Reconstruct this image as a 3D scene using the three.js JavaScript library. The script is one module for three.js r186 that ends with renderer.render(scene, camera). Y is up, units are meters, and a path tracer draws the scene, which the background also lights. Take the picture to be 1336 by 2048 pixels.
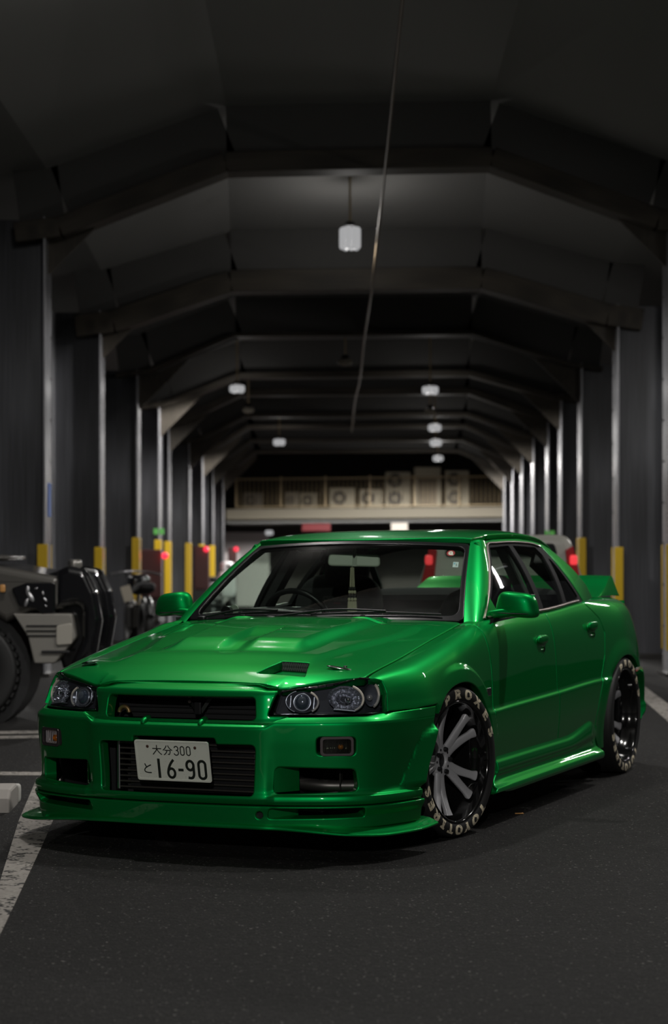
import * as THREE from 'three';
import { RoundedBoxGeometry } from 'three/addons/geometries/RoundedBoxGeometry.js';
import { mergeGeometries } from 'three/addons/utils/BufferGeometryUtils.js';
import { RectAreaLightUniformsLib } from 'three/addons/lights/RectAreaLightUniformsLib.js';
import { FontLoader } from 'three/addons/loaders/FontLoader.js';
RectAreaLightUniformsLib.init();

// ---------------------------------------------------------------- camera, sky, exposure
const scene = new THREE.Scene();
const W = 1336, H = 2048, FPX = 3823.8, HORIZON = 1122.1;
const camera = new THREE.PerspectiveCamera(2 * Math.atan(H / 2 / FPX) * 180 / Math.PI, W / H, 0.1, 300);
camera.position.set(0, 1.160, 0);

camera.setViewOffset(W, H, 0, -(HORIZON - H / 2), W, H);
camera.focus = 7.75;
camera.userData.fStop = 2.9;
scene.background = new THREE.Color().setRGB(0.016, 0.016, 0.017);      // night sky over the open lot
const renderer = new THREE.WebGLRenderer({ antialias: true });
renderer.toneMapping = THREE.LinearToneMapping;
renderer.toneMappingExposure = 1.0;
renderer.shadowMap.enabled = true;
const LAMP = 34;             // candela-like strength of one hall lamp
const LAMP_COLOR = new THREE.Color().setRGB(1.0, 0.97, 0.93);

// ---------------------------------------------------------------- helpers
let seed = 7;
const rnd = () => { seed = (seed * 1664525 + 1013904223) >>> 0; return seed / 4294967296; };
const clamp = (x, a = 0, b = 1) => Math.min(b, Math.max(a, x));
const sst = (a, b, x) => { const t = clamp((x - a) / (b - a)); return t * t * (3 - 2 * t); };
const lerp = (a, b, t) => a + (b - a) * t;
const used = {};
function numbered(name) { const n = used[name] = (used[name] ?? -1) + 1; return n ? name + '_' + String(n).padStart(3, '0') : name; }
function tag(o, label, category, group, kind) {
  if (label) o.userData.label = label;
  if (category) o.userData.category = category;
  if (group) o.userData.group = group;
  if (kind) o.userData.kind = kind;
  return o;
}
function thing(name, label, category, [x, y, z] = [0, 0, 0], turn = 0, group) {
  const o = new THREE.Group(); o.name = numbered(name); o.position.set(x, y, z); o.rotation.y = turn;
  scene.add(o); return tag(o, label, category, group);
}
function part(name, g, m, parent, label) {
  const o = new THREE.Mesh(g, m); o.name = parent === scene ? numbered(name) : name; o.castShadow = o.receiveShadow = true;
  parent.add(o); if (label) o.userData.label = label; return o;
}
const struct = (name, g, m) => tag(part(name, g, m, scene), null, null, null, 'structure');

function pchip(xs, ys) {       // smooth curve through the points without overshoot
  const n = xs.length, h = [], d = [], m = [];
  for (let i = 0; i < n - 1; i++) { h[i] = xs[i + 1] - xs[i]; d[i] = (ys[i + 1] - ys[i]) / h[i]; }
  m[0] = d[0]; m[n - 1] = d[n - 2];
  for (let i = 1; i < n - 1; i++) {
    if (d[i - 1] * d[i] <= 0) m[i] = 0;
    else { const a = 2 * h[i] + h[i - 1], b = h[i] + 2 * h[i - 1]; m[i] = (a + b) / (a / d[i - 1] + b / d[i]); }
  }
  return x => {
    if (x <= xs[0]) return ys[0] + m[0] * (x - xs[0]);
    if (x >= xs[n - 1]) return ys[n - 1] + m[n - 1] * (x - xs[n - 1]);
    let i = 0; while (x > xs[i + 1]) i++;
    const t = (x - xs[i]) / h[i], t2 = t * t, t3 = t2 * t;
    return ys[i] * (2 * t3 - 3 * t2 + 1) + h[i] * m[i] * (t3 - 2 * t2 + t) + ys[i + 1] * (3 * t2 - 2 * t3) + h[i] * m[i + 1] * (t3 - t2);
  };
}
// a closed outline with rounded corners; points are [x, y] or [x, y, radius]
function outline(pts, rad = 0) {
  const out = [], n = pts.length;
  for (let i = 0; i < n; i++) {
    const p = pts[i], a = pts[(i + n - 1) % n], b = pts[(i + 1) % n], r = p[2] ?? rad;
    if (!r) { out.push([p[0], p[1]]); continue; }
    const la = Math.hypot(a[0] - p[0], a[1] - p[1]), lb = Math.hypot(b[0] - p[0], b[1] - p[1]);
    const ua = [(a[0] - p[0]) / la, (a[1] - p[1]) / la], ub = [(b[0] - p[0]) / lb, (b[1] - p[1]) / lb];
    const half = Math.acos(clamp(ua[0] * ub[0] + ua[1] * ub[1], -1, 1)) / 2, cut = Math.min(r / Math.tan(half), la * 0.48, lb * 0.48);
    for (let k = 0; k <= 6; k++) {
      const t = k / 6, w0 = (1 - t) * (1 - t), w1 = 2 * t * (1 - t), w2 = t * t;
      out.push([w0 * (p[0] + ua[0] * cut) + w1 * p[0] + w2 * (p[0] + ub[0] * cut), w0 * (p[1] + ua[1] * cut) + w1 * p[1] + w2 * (p[1] + ub[1] * cut)]);
    }
  }
  return out;
}
// distance to an outline, positive inside
function inside(pl) {
  const n = pl.length;
  return (x, y) => {
    let best = 1e9, odd = false;
    for (let i = 0, j = n - 1; i < n; j = i++) {
      const ax = pl[j][0], ay = pl[j][1], bx = pl[i][0], by = pl[i][1], ex = bx - ax, ey = by - ay;
      const t = clamp(((x - ax) * ex + (y - ay) * ey) / (ex * ex + ey * ey || 1)), dx = x - ax - ex * t, dy = y - ay - ey * t, d = dx * dx + dy * dy;
      if (d < best) best = d;
      if ((by > y) !== (ay > y) && x < (ax - bx) * (y - by) / (ay - by) + bx) odd = !odd;
    }
    return (odd ? 1 : -1) * Math.sqrt(best);
  };
}
// A smooth surface f(u, v) trimmed where keep(point, u, v) < 0; edges are rolled over by radius r and get a return flange.
function patch({ f, u, v, nu, nv, keep, r = 0.004, depth = 0.02, flip = false, face, uv }) {
  if (face) {      // which way the outside looks, judged in the middle
    const a = lerp(u[0], u[1], 0.47), b = lerp(v[0], v[1], 0.47), e = (u[1] - u[0]) * 1e-3, h = (v[1] - v[0]) * 1e-3, p = f(a, b), x = f(a + e, b).map((c, k) => c - p[k]), y = f(a, b + h).map((c, k) => c - p[k]);
    flip = (x[1] * y[2] - x[2] * y[1]) * face[0] + (x[2] * y[0] - x[0] * y[2]) * face[1] + (x[0] * y[1] - x[1] * y[0]) * face[2] < 0;
  }
  const P = [], U = [], S = [], add = (a, b) => { const p = f(a, b); P.push(p); U.push([a, b]); S.push(keep ? keep(p, a, b) : 1); return P.length - 1; };
  for (let j = 0; j <= nv; j++) for (let i = 0; i <= nu; i++) add(lerp(u[0], u[1], i / nu), lerp(v[0], v[1], j / nv));
  let tris = [];
  for (let j = 0; j < nv; j++) for (let i = 0; i < nu; i++) {
    const a = j * (nu + 1) + i, b = a + 1, c = a + nu + 1, d = c + 1;
    if (keep && Math.max(S[a], S[b], S[c], S[d]) < -0.05) continue;
    (i + j) % 2 ? tris.push([a, b, d], [a, d, c]) : tris.push([a, b, c], [b, d, c]);
  }
  const rim = new Set();
  if (keep) for (const L of [0, 0.35 * r, r]) {
    const cuts = new Map(), next = [];
    const cut = (i, j) => {
      const key = i < j ? i + '_' + j : j + '_' + i;
      if (!cuts.has(key)) {
        let a = 0, b = 1, sa = S[i] - L, sb = S[j] - L, t = 0.5, q;
        for (let k = 0; k < 3; k++) {
          t = clamp(a + (b - a) * sa / (sa - sb), a + (b - a) * 0.02, b - (b - a) * 0.02);
          const uu = lerp(U[i][0], U[j][0], t), vv = lerp(U[i][1], U[j][1], t), p = f(uu, vv), s = keep(p, uu, vv) - L;
          q = [uu, vv, p];
          if (Math.abs(s) < 1e-5) break;
          if ((s > 0) === (sa > 0)) { a = t; sa = s; } else { b = t; sb = s; }
        }
        P.push(q[2]); U.push([q[0], q[1]]); S.push(L); cuts.set(key, P.length - 1);
        if (L === 0) rim.add(P.length - 1);
      }
      return cuts.get(key);
    };
    for (const t of tris) {
      const s = t.map(i => S[i] - L >= 0), n = s[0] + s[1] + s[2];
      if (n === 3) next.push(t);
      else if (n === 0) { if (L > 0) next.push(t); }
      else {
        const k = n === 1 ? s.indexOf(true) : s.indexOf(false), a = t[k], b = t[(k + 1) % 3], c = t[(k + 2) % 3], ab = cut(a, b), ca = cut(c, a);
        const tip = [a, ab, ca], rest = [[ab, b, c], [ab, c, ca]];
        if (n === 1) { next.push(tip); if (L > 0) next.push(...rest); } else { next.push(...rest); if (L > 0) next.push(tip); }
      }
    }
    tris = next;
  }
  const eu = (u[1] - u[0]) * 2e-4, ev = (v[1] - v[0]) * 2e-4, pos = [], nor = [], uvs = [], idx = [], at = new Map(), side = new Map();
  const put = i => {
    if (at.has(i)) return at.get(i);
    const [a, b] = U[i], p1 = f(a + eu, b), p0 = f(a - eu, b), q1 = f(a, b + ev), q0 = f(a, b - ev);
    const fu = p1.map((x, k) => (x - p0[k]) / (2 * eu)), fv = q1.map((x, k) => (x - q0[k]) / (2 * ev));
    let n = [fu[1] * fv[2] - fu[2] * fv[1], fu[2] * fv[0] - fu[0] * fv[2], fu[0] * fv[1] - fu[1] * fv[0]];
    const l = Math.hypot(...n) * (flip ? -1 : 1) || 1; n = n.map(x => x / l);
    let p = P[i], g = null;
    const s = Math.max(0, S[i]);
    if (keep && s < r * 0.999) {
      const su = (keep(p1, a + eu, b) - keep(p0, a - eu, b)) / (2 * eu), sv = (keep(q1, a, b + ev) - keep(q0, a, b - ev)) / (2 * ev);
      const E = fu[0] ** 2 + fu[1] ** 2 + fu[2] ** 2, F = fu[0] * fv[0] + fu[1] * fv[1] + fu[2] * fv[2], G = fv[0] ** 2 + fv[1] ** 2 + fv[2] ** 2, D = E * G - F * F || 1e-12;
      const x = (su * G - sv * F) / D, y = (sv * E - su * F) / D;
      g = fu.map((c, k) => c * x + fv[k] * y); const gl = Math.hypot(...g) || 1; g = g.map(c => c / gl);
      const sin = clamp((r - s) / r, 0, 0.985), cos = Math.sqrt(1 - sin * sin);
      p = p.map((c, k) => c - n[k] * r * (1 - cos));
      side.set(i, { n, g }); n = n.map((c, k) => c * cos - g[k] * sin);
    }
    pos.push(...p); nor.push(...n); uvs.push(...(uv ? uv(a, b, P[i]) : [a, b])); at.set(i, pos.length / 3 - 1);
    return pos.length / 3 - 1;
  };
  const edges = new Map();
  for (const t of tris) {
    const k = t.map(put), A = k.map(i => [pos[3 * i], pos[3 * i + 1], pos[3 * i + 2]]);
    const e = A[1].map((x, q) => x - A[0][q]), h = A[2].map((x, q) => x - A[0][q]), c = [e[1] * h[2] - e[2] * h[1], e[2] * h[0] - e[0] * h[2], e[0] * h[1] - e[1] * h[0]];
    const dot = c[0] * nor[3 * k[0]] + c[1] * nor[3 * k[0] + 1] + c[2] * nor[3 * k[0] + 2];
    const o = dot < 0 ? [t[0], t[2], t[1]] : t;
    idx.push(...o.map(i => at.get(i)));
    if (depth) for (let q = 0; q < 3; q++) {
      const a = o[q], b = o[(q + 1) % 3];
      if (rim.has(a) && rim.has(b)) edges.has(b + '_' + a) ? edges.delete(b + '_' + a) : edges.set(a + '_' + b, [a, b]);
    }
  }
  const lips = new Map(), lip = i => {
    if (!lips.has(i)) {
      const k = 3 * at.get(i), { n, g } = side.get(i);
      const far = typeof depth === 'function' ? depth(P[i]) : depth;
      for (const d of [0, far]) { pos.push(pos[k] - n[0] * d, pos[k + 1] - n[1] * d, pos[k + 2] - n[2] * d); nor.push(-g[0], -g[1], -g[2]); uvs.push(0, 0); }
      lips.set(i, pos.length / 3 - 2);
    }
    return lips.get(i);
  };
  for (const [a, b] of edges.values()) { const i = lip(a), j = lip(b); idx.push(i, i + 1, j, j, i + 1, j + 1); }
  const geo = new THREE.BufferGeometry();
  geo.setAttribute('position', new THREE.Float32BufferAttribute(pos, 3));
  geo.setAttribute('normal', new THREE.Float32BufferAttribute(nor, 3));
  geo.setAttribute('uv', new THREE.Float32BufferAttribute(uvs, 2));
  geo.setIndex(idx);
  return geo;
}
function mirror(geo) {
  const g = geo.clone();
  if (!g.index) g.setIndex([...Array(g.attributes.position.count).keys()]);
  const p = g.attributes.position, n = g.attributes.normal, i = g.index.array;
  for (let k = 0; k < p.count; k++) { p.setX(k, -p.getX(k)); n.setX(k, -n.getX(k)); }
  for (let k = 0; k < i.length; k += 3) { const t = i[k + 1]; i[k + 1] = i[k + 2]; i[k + 2] = t; }
  return g;
}
const box = (w, h, d, x = 0, y = 0, z = 0, r = 0, seg = 2) => (r ? new RoundedBoxGeometry(w, h, d, seg, r) : new THREE.BoxGeometry(w, h, d)).translate(x, y, z);
const cyl = (r, h, n = 24, r2 = r) => new THREE.CylinderGeometry(r, r2, h, n);
function tube(pts, r, n = 10, seg, closed = false) {
  const c = new THREE.CatmullRomCurve3(pts.map(p => new THREE.Vector3(...p)), closed, 'centripetal');
  return new THREE.TubeGeometry(c, seg ?? pts.length * 8, r, n, closed);
}
function extrude(pl, depth, bevel = 0, seg = 2) {
  const g = new THREE.ExtrudeGeometry(new THREE.Shape(pl.map(p => new THREE.Vector2(p[0], p[1]))), { depth: depth - 2 * bevel, bevelEnabled: bevel > 0, bevelThickness: bevel, bevelSize: bevel, bevelOffset: -bevel, bevelSegments: seg, curveSegments: 8 });
  return g.translate(0, 0, bevel);
}
function merged(list) { return mergeGeometries(list.map(g => { const q = g.index ? g.toNonIndexed() : g; for (const k of Object.keys(q.attributes)) if (!['position', 'normal', 'uv'].includes(k)) q.deleteAttribute(k); return q; })); }
// a superellipsoid, for soft box-like bodies
function pebble(a, b, c, e1 = 0.5, e2 = 0.5, nu = 36, nv = 20) {
  const pw = (x, e) => Math.sign(x) * Math.abs(x) ** e;
  return patch({ f: (s, t) => [a * pw(Math.cos(t), e1) * pw(Math.cos(s), e2), b * pw(Math.sin(t), e1), c * pw(Math.cos(t), e1) * pw(Math.sin(s), e2)], u: [-Math.PI, Math.PI], v: [-Math.PI / 2 * 0.999, Math.PI / 2 * 0.999], nu, nv, flip: true });
}
// rods and plates between two points
function bar(a, b, w, d = w, r = 0) {
  const A = new THREE.Vector3(...a), B = new THREE.Vector3(...b), L = A.distanceTo(B), g = r ? new RoundedBoxGeometry(w, L, d, 1, r) : new THREE.BoxGeometry(w, L, d);
  g.applyQuaternion(new THREE.Quaternion().setFromUnitVectors(new THREE.Vector3(0, 1, 0), B.clone().sub(A).normalize()));
  return g.translate((a[0] + b[0]) / 2, (a[1] + b[1]) / 2, (a[2] + b[2]) / 2);
}
function rod(a, b, r, n = 12) {
  const A = new THREE.Vector3(...a), B = new THREE.Vector3(...b), g = new THREE.CylinderGeometry(r, r, A.distanceTo(B), n);
  g.applyQuaternion(new THREE.Quaternion().setFromUnitVectors(new THREE.Vector3(0, 1, 0), B.clone().sub(A).normalize()));
  return g.translate((a[0] + b[0]) / 2, (a[1] + b[1]) / 2, (a[2] + b[2]) / 2);
}

// ---------------------------------------------------------------- materials and textures
function noiseTexture(size, draw, { srgb = false, repeat = 1 } = {}) {
  const data = new Uint8Array(size * size * 4);
  for (let y = 0; y < size; y++) for (let x = 0; x < size; x++) {
    const c = draw(x, y), k = (y * size + x) * 4; data[k] = c[0]; data[k + 1] = c[1]; data[k + 2] = c[2]; data[k + 3] = 255;
  }
  const t = new THREE.DataTexture(data, size, size); t.wrapS = t.wrapT = THREE.RepeatWrapping; t.magFilter = THREE.LinearFilter; t.minFilter = THREE.LinearMipmapLinearFilter;
  if (srgb) t.colorSpace = THREE.SRGBColorSpace; t.repeat.set(repeat, repeat); t.needsUpdate = true; return t;
}
function tileNoise(n, cells) {          // smooth tiling value noise, 0..1
  const g = Array.from({ length: cells * cells }, rnd);
  return (x, y) => {
    const fx = x / n * cells, fy = y / n * cells, i = Math.floor(fx), j = Math.floor(fy), a = sst(0, 1, fx - i), b = sst(0, 1, fy - j);
    const q = (u, w) => g[((w % cells + cells) % cells) * cells + (u % cells + cells) % cells];
    return lerp(lerp(q(i, j), q(i + 1, j), a), lerp(q(i, j + 1), q(i + 1, j + 1), a), b);
  };
}
function canvasTexture(w, h, draw) {
  const c = document.createElement('canvas'); c.width = w; c.height = h; draw(c.getContext('2d'), w, h);
  const t = new THREE.CanvasTexture(c); t.colorSpace = THREE.SRGBColorSpace; t.anisotropy = 8; return t;
}
const std = (r, g, b, roughness = 0.6, metalness = 0, more = {}) => new THREE.MeshPhysicalMaterial({ color: new THREE.Color().setRGB(r, g, b), roughness, metalness, ...more });
const M = {
  paint: std(0.0, 0.27, 0.054, 0.44, 0.72, { clearcoat: 1, clearcoatRoughness: 0.03, specularIntensity: 0.5, specularColor: new THREE.Color().setRGB(0.0, 0.6, 0.20) }),
  black: std(0.010, 0.010, 0.011, 0.55),
  gloss: std(0.006, 0.006, 0.007, 0.15, 0, { clearcoat: 1, clearcoatRoughness: 0.04 }),
  frame: std(0.008, 0.008, 0.009, 0.7, 0, { specularIntensity: 0.25 }),
  satin: std(0.012, 0.012, 0.013, 0.35),
  rubber: std(0.012, 0.012, 0.012, 0.62),
  seat: std(0.010, 0.010, 0.011, 0.9),
  chrome: std(0.75, 0.75, 0.76, 0.12, 1),
  steel: std(0.36, 0.36, 0.37, 0.32, 1),
  bronze: std(0.26, 0.215, 0.20, 0.38, 1),
  wheel: std(0.50, 0.50, 0.52, 0.42, 0.12, { clearcoat: 0.6, clearcoatRoughness: 0.15 }),
  rim: std(0.008, 0.008, 0.008, 0.12, 0.3, { clearcoat: 1, clearcoatRoughness: 0.03 }),
  iron: std(0.05, 0.048, 0.045, 0.5, 0.8),
  glass: new THREE.MeshPhysicalMaterial({ color: 0xe6f0e9, specularIntensity: 0.6, transmission: 1, thickness: 0, roughness: 0.02, ior: 1.5 }),
  tint: new THREE.MeshPhysicalMaterial({ color: 0xc6d4ca, transmission: 1, thickness: 0, roughness: 0.02, ior: 1.5 }),
  lens: new THREE.MeshPhysicalMaterial({ color: 0xdfe3ea, transmission: 1, thickness: 0, roughness: 0.02, ior: 1.5 }),
  core: std(0.11, 0.10, 0.09, 0.45, 0.8),
};
// ================================================================ the green sedan
// Own axes: x towards its left flank (right in the picture), y up, z forward; the front axle is at z = 0.
const car = thing('sedan_car', 'glossy green four-door sedan with a front splitter, dark grille and white number plate', 'car', [-0.2736, 0, -8.3708], -0.41182);
const paintPart = (name, o, parent = car, m = M.paint) => part(name, patch(o), m, parent);
function bothSides(name, geo, m, parent = car, label) { part(name, geo, m, parent, label); return part(name, mirror(geo), m, parent, label); }

// ---- front plan line: from the left flank round the nose to the right flank
const PLAN = [[0, 0.92], [0.20, 0.914], [0.37, 0.893], [0.42, 0.874], [0.52, 0.842], [0.62, 0.802], [0.70, 0.756], [0.76, 0.700], [0.805, 0.620], [0.840, 0.520], [0.862, 0.420], [0.878, 0.285]];
const planLine = new THREE.CatmullRomCurve3([...PLAN.slice(1).reverse().map(p => [-p[0], p[1]]), ...PLAN].map(p => new THREE.Vector3(p[0], 0, p[1])), false, 'centripetal');
planLine.arcLengthDivisions = 1200;
const planLength = planLine.getLength(), planPts = planLine.getSpacedPoints(1600), sEnd = planLength / 2;
function plan(s) {
  const t = clamp((s / planLength + 0.5) * 1600, 1, 1598.999), i = Math.floor(t), w = t - i, a = planPts[i], b = planPts[i + 1], p = planPts[i - 1], q = planPts[i + 2];
  const tx = lerp(b.x - p.x, q.x - a.x, w), tz = lerp(b.z - p.z, q.z - a.z, w), l = Math.hypot(tx, tz);
  return [lerp(a.x, b.x, w), lerp(a.z, b.z, w), -tz / l, tx / l];
}
function sAtX(x) { let lo = 0, hi = sEnd; const t = Math.abs(x); for (let k = 0; k < 40; k++) { const m = (lo + hi) / 2; plan(m)[0] < t ? lo = m : hi = m; } return Math.sign(x) * lo; }
function sAtZ(z) { let lo = 0, hi = sEnd; for (let k = 0; k < 40; k++) { const m = (lo + hi) / 2; plan(m)[1] > z ? lo = m : hi = m; } return lo; }
const onPlan = pts => pts.map(p => [sAtX(p[0]), ...p.slice(1)]);
const flipX = pts => pts.map(p => [-p[0], ...p.slice(1)]).reverse();

// ---- hood height
const hoodMid = pchip([-0.62, -0.45, -0.1, 0.25, 0.6, 0.79, 0.85], [0.905, 0.896, 0.851, 0.802, 0.750, 0.684, 0.655]), hoodSide = pchip([-0.62, -0.506, -0.1, 0.249, 0.598, 0.8], [0.893, 0.878, 0.817, 0.759, 0.706, 0.662]);
const lampTop = pchip([0.40, 0.409, 0.47, 0.55, 0.63, 0.698], [0.812, 0.804, 0.775, 0.729, 0.676, 0.624]);           // headlight's upper edge in plan
function hoodY(x, z) {
  const a = Math.abs(x), c = hoodMid(z), q = a / 0.7;
  let y = c - (c - hoodSide(z)) * (0.55 * q * q + 0.45 * q ** 6);
  const half = lerp(0.345, 0.295, sst(-0.40, 0.30, z)), inner = sst(half + 0.060, half - 0.025, a);        // raised middle with a sloping front lip
  y += 0.033 * inner * sst(0.430, 0.262, z) * lerp(1, 0.35, sst(0.1, -0.5, z));
  y -= 0.016 * sst(-0.04, 0.20, z) * sst(0.50, 0.26, z) * sst(0.082, lerp(0.07, 0.012, sst(-0.03, 0.24, z)), a);      // shallow V in the middle
  const r2 = lerp(0.56, 0.425, sst(-0.20, 0.48, z));                                                      // second fold further out
  y += 0.010 * sst(r2 + 0.05, r2 - 0.015, a) * sst(0.62, 0.42, z) * sst(-0.46, -0.25, z);
  if (a > 0.33) y -= 0.021 * (1 - clamp((lampTop(Math.max(a, 0.40)) - z) / 0.10)) ** 2 * sst(0.33, 0.42, a) * lerp(1, 0.15, clamp((a - 0.42) / 0.27));      // rolls down to the headlight
  return y;
}
const seamZ = x => 0.792 + 0.010 * (Math.abs(x) / 0.4) ** 2 - 0.006;
const hoodFront = [];
for (let x = -0.40; x <= 0.401; x += 0.1) hoodFront.push([x, seamZ(x)]);
const hoodOutline = [...[0.44, 0.50, 0.56, 0.62, 0.66].map(x => [x, lampTop(x) - 0.004]), [0.697, 0.614, 0.012], [0.699, 0.3], [0.700, 0], [0.699, -0.3], [0.697, -0.517, 0.03]];
const hoodRear = []; for (let x = 0.6; x >= -0.61; x -= 0.1) hoodRear.push([x, -0.435 - 0.088 * (x / 0.7) ** 2]);
const hoodPl = outline([...hoodFront, ...hoodOutline, ...hoodRear, ...flipX(hoodOutline)]);
const ductSpot = [[0.309, 0.556], [0.428, 0.553], [0.476, 0.706], [0.266, 0.702]];
const ductPl = outline(ductSpot, 0.006), inHood = inside(hoodPl), inDuct = inside(ductPl);
const slotPl = inside(outline([[0.30, -0.375], [0.50, -0.345], [0.50, -0.360], [0.30, -0.39]], 0.004));
const hood = paintPart('hood', { f: (x, z) => [x, hoodY(x, z), z], u: [-0.72, 0.72], v: [-0.55, 0.84], nu: 120, nv: 116, face: [0, 1, 0], r: 0.006, depth: 0.03,
  keep: (p, x, z) => Math.min(inHood(x, z), -inDuct(x, z)) });
{ // sunken air inlets near the front edge with a mesh wall at their back
  const mesh = new THREE.MeshStandardMaterial({ color: 0x8f8f92, metalness: 0.7, roughness: 0.4 });
  for (const m of [1, -1]) {
    const one = m > 0; const flat = q => m > 0 ? q : mirror(q), dip = z => -0.002 - 0.036 * sst(0.715, 0.600, z);
    if (one) part('inlet_ramp', flat(patch({ f: (x, z) => [x, hoodY(x, z) + dip(z), z], u: [0.25, 0.50], v: [0.54, 0.73], nu: 24, nv: 20, face: [0, 1, 0], depth: 0, keep: (p, x, z) => inDuct(x, z) + 0.004 })), M.paint, hood);
    const list = [];
    for (let k = 0; k <= 14; k++) { const t = k / 14, x = lerp(0.312, 0.424, t), z = 0.561, y = hoodY(x, z); list.push(bar([x, y - 0.036, z], [x + 0.009, y - 0.003, z + 0.002], 0.002), bar([x, y - 0.003, z], [x + 0.009, y - 0.036, z + 0.002], 0.002)); }
    if (one) tag(part('inlet_mesh', flat(merged(list)), mesh, hood, 'pale wire mesh in the hood inlet'), null, null, null, 'stuff');
    if (one) part('inlet_back', flat(patch({ f: (a, b) => { const x = lerp(0.305, 0.432, a), z = 0.5555; return [x, hoodY(x, z) - 0.002 - 0.036 * b, z]; }, u: [0, 1], v: [0, 1], nu: 8, nv: 2, face: [0, 0, 1] })), M.black, hood);
    // quick-release hood pin
    const px = 0.572 * m, pz = 0.586, py = hoodY(px, pz), pin = part('hood_pin', pebble(0.050, 0.005, 0.016, 0.6, 0.9, 24, 10).rotateY(0.35 * m).rotateZ(-0.18 * m).translate(px, py + 0.004, pz), M.chrome, hood, 'chrome quick-release hood pin');
    part('pin_lever', pebble(0.020, 0.004, 0.009, 0.7, 0.8, 18, 8).rotateY(0.35 * m).rotateZ(-0.18 * m).translate(px - 0.022, py + 0.009, pz + 0.004), M.gloss, pin);
    part('pin_button', cyl(0.008, 0.006, 16).translate(px + 0.026, py + 0.010, pz - 0.004), M.steel, pin);
    // washer nozzle and the slot vent near the windscreen
    const nx = 0.30 * m - 0.02, nz = -0.36; part('washer_nozzle', pebble(0.011, 0.008, 0.012).translate(nx, hoodY(nx, nz) + 0.005, nz), M.gloss, hood);
    part('hood_vent', flat(patch({ f: (a, b) => { const x = lerp(0.24, 0.43, a), z = lerp(-0.30, -0.27, a) - 0.014 * b; return [x, hoodY(x, z) + 0.0015 + 0.007 * b * (1 - (2 * a - 1) ** 4), z]; }, u: [0, 1], v: [0, 1], nu: 24, nv: 3, face: [0, 1, 0.5] })), M.paint, hood);
  }
}

// ---- front bumper with the grille surround
const rowsC = [[0.679, -0.138], [0.672, -0.110], [0.664, -0.086], [0.656, -0.066], [0.642, -0.056], [0.592, -0.046], [0.545, -0.038], [0.533, -0.031], [0.524, -0.012], [0.516, -0.002], [0.507, 0], [0.46, -0.003], [0.40, -0.006], [0.33, -0.008], [0.27, -0.006], [0.250, -0.001], [0.240, 0], [0.228, -0.003], [0.214, -0.010]];
const rowsS = [[0.62, -0.14], [0.60, -0.115], [0.585, -0.09], [0.575, -0.07], [0.568, -0.052], [0.563, -0.041], [0.557, -0.031], [0.550, -0.020], [0.541, -0.009], [0.533, -0.002], [0.523, 0], [0.47, -0.002], [0.41, -0.007], [0.34, -0.013], [0.278, -0.016], [0.258, -0.006], [0.247, 0.010], [0.233, 0.012], [0.214, 0.005]];
const rowKnots = rowsC.map((_, i) => i), cY = pchip(rowKnots, rowsC.map(r => r[0])), cD = pchip(rowKnots, rowsC.map(r => r[1])), sY = pchip(rowKnots, rowsS.map(r => r[0])), sD = pchip(rowKnots, rowsS.map(r => r[1]));
function bumperAt(s, k) {
  const [x, z, nx, nz] = plan(s), low = sst(5.5, 8.5, k), w = sst(lerp(0.445, 0.382, low), lerp(0.485, 0.424, low), Math.abs(x)), y = lerp(cY(k), sY(k), w);
  let d = lerp(cD(k) + 0.05 * sst(0, 1.2, 1.2 - k) * (Math.abs(x) / 0.4) ** 2, sD(k), w);
  const back = sst(0.68, 0.42, z) * w, zf = 0.425 + 0.70 * clamp(0.463 - y, -0.05, 0.2), yTop = 0.505 - 0.28 * (z - 0.285);
  if (k < 9.5) d *= 1 - 0.9 * back;
  d += (0.005 * sst(zf + 0.004, zf - 0.004, z) + 0.046 * clamp((zf - z) / 0.15)) * sst(yTop + 0.010, yTop - 0.020, y) * sst(0.250, 0.280, y) * w;      // flare ahead of the wheel arch
  return [x + nx * d, y + 0.014 * back * sst(9, 4, k) - 0.013 * sst(0.32, 0.42, Math.abs(x)) * sst(4, 0.5, k), z + nz * d];
}
const S = { seam: sAtX(0.426), lampIn: sAtX(0.410), end: sEnd - 0.002 };
const archEdge = [[sAtZ(0.292), 0.572], [sAtZ(0.318), 0.50], [sAtZ(0.36), 0.42], [sAtZ(0.405), 0.34], [sAtZ(0.43), 0.28], [sAtZ(0.44), 0.2135]];
const halfFascia = [[0, 0.700], [S.seam, 0.700], [S.seam + 0.003, 0.655], [S.lampIn - 0.012, 0.5585, 0.006], [sAtX(0.76), 0.5590], [sAtX(0.80), 0.5665], ...archEdge];
const fasciaPl = inside(outline([...halfFascia, ...flipX(halfFascia.slice(1))]));
const rightHoles = [outline(onPlan([[0.425, 0.362], [0.712, 0.352], [0.722, 0.270], [0.418, 0.262]]), 0.020), outline(onPlan([[0.577, 0.478], [0.712, 0.476], [0.712, 0.408], [0.577, 0.410]]), 0.018)];
const holes = [
  outline(onPlan([[-0.349, 0.447], [-0.184, 0.447, 0.006], [-0.184, 0.471, 0.012], [0.184, 0.471, 0.012], [0.184, 0.447, 0.006], [0.349, 0.447], [0.338, 0.250], [-0.338, 0.250]]), 0.022),
  outline(onPlan([[-0.335, 0.630], [0.335, 0.630], [0.341, 0.543], [-0.341, 0.543]]), 0.018),
  ...rightHoles, ...rightHoles.map(flipX),
].map(inside);
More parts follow.
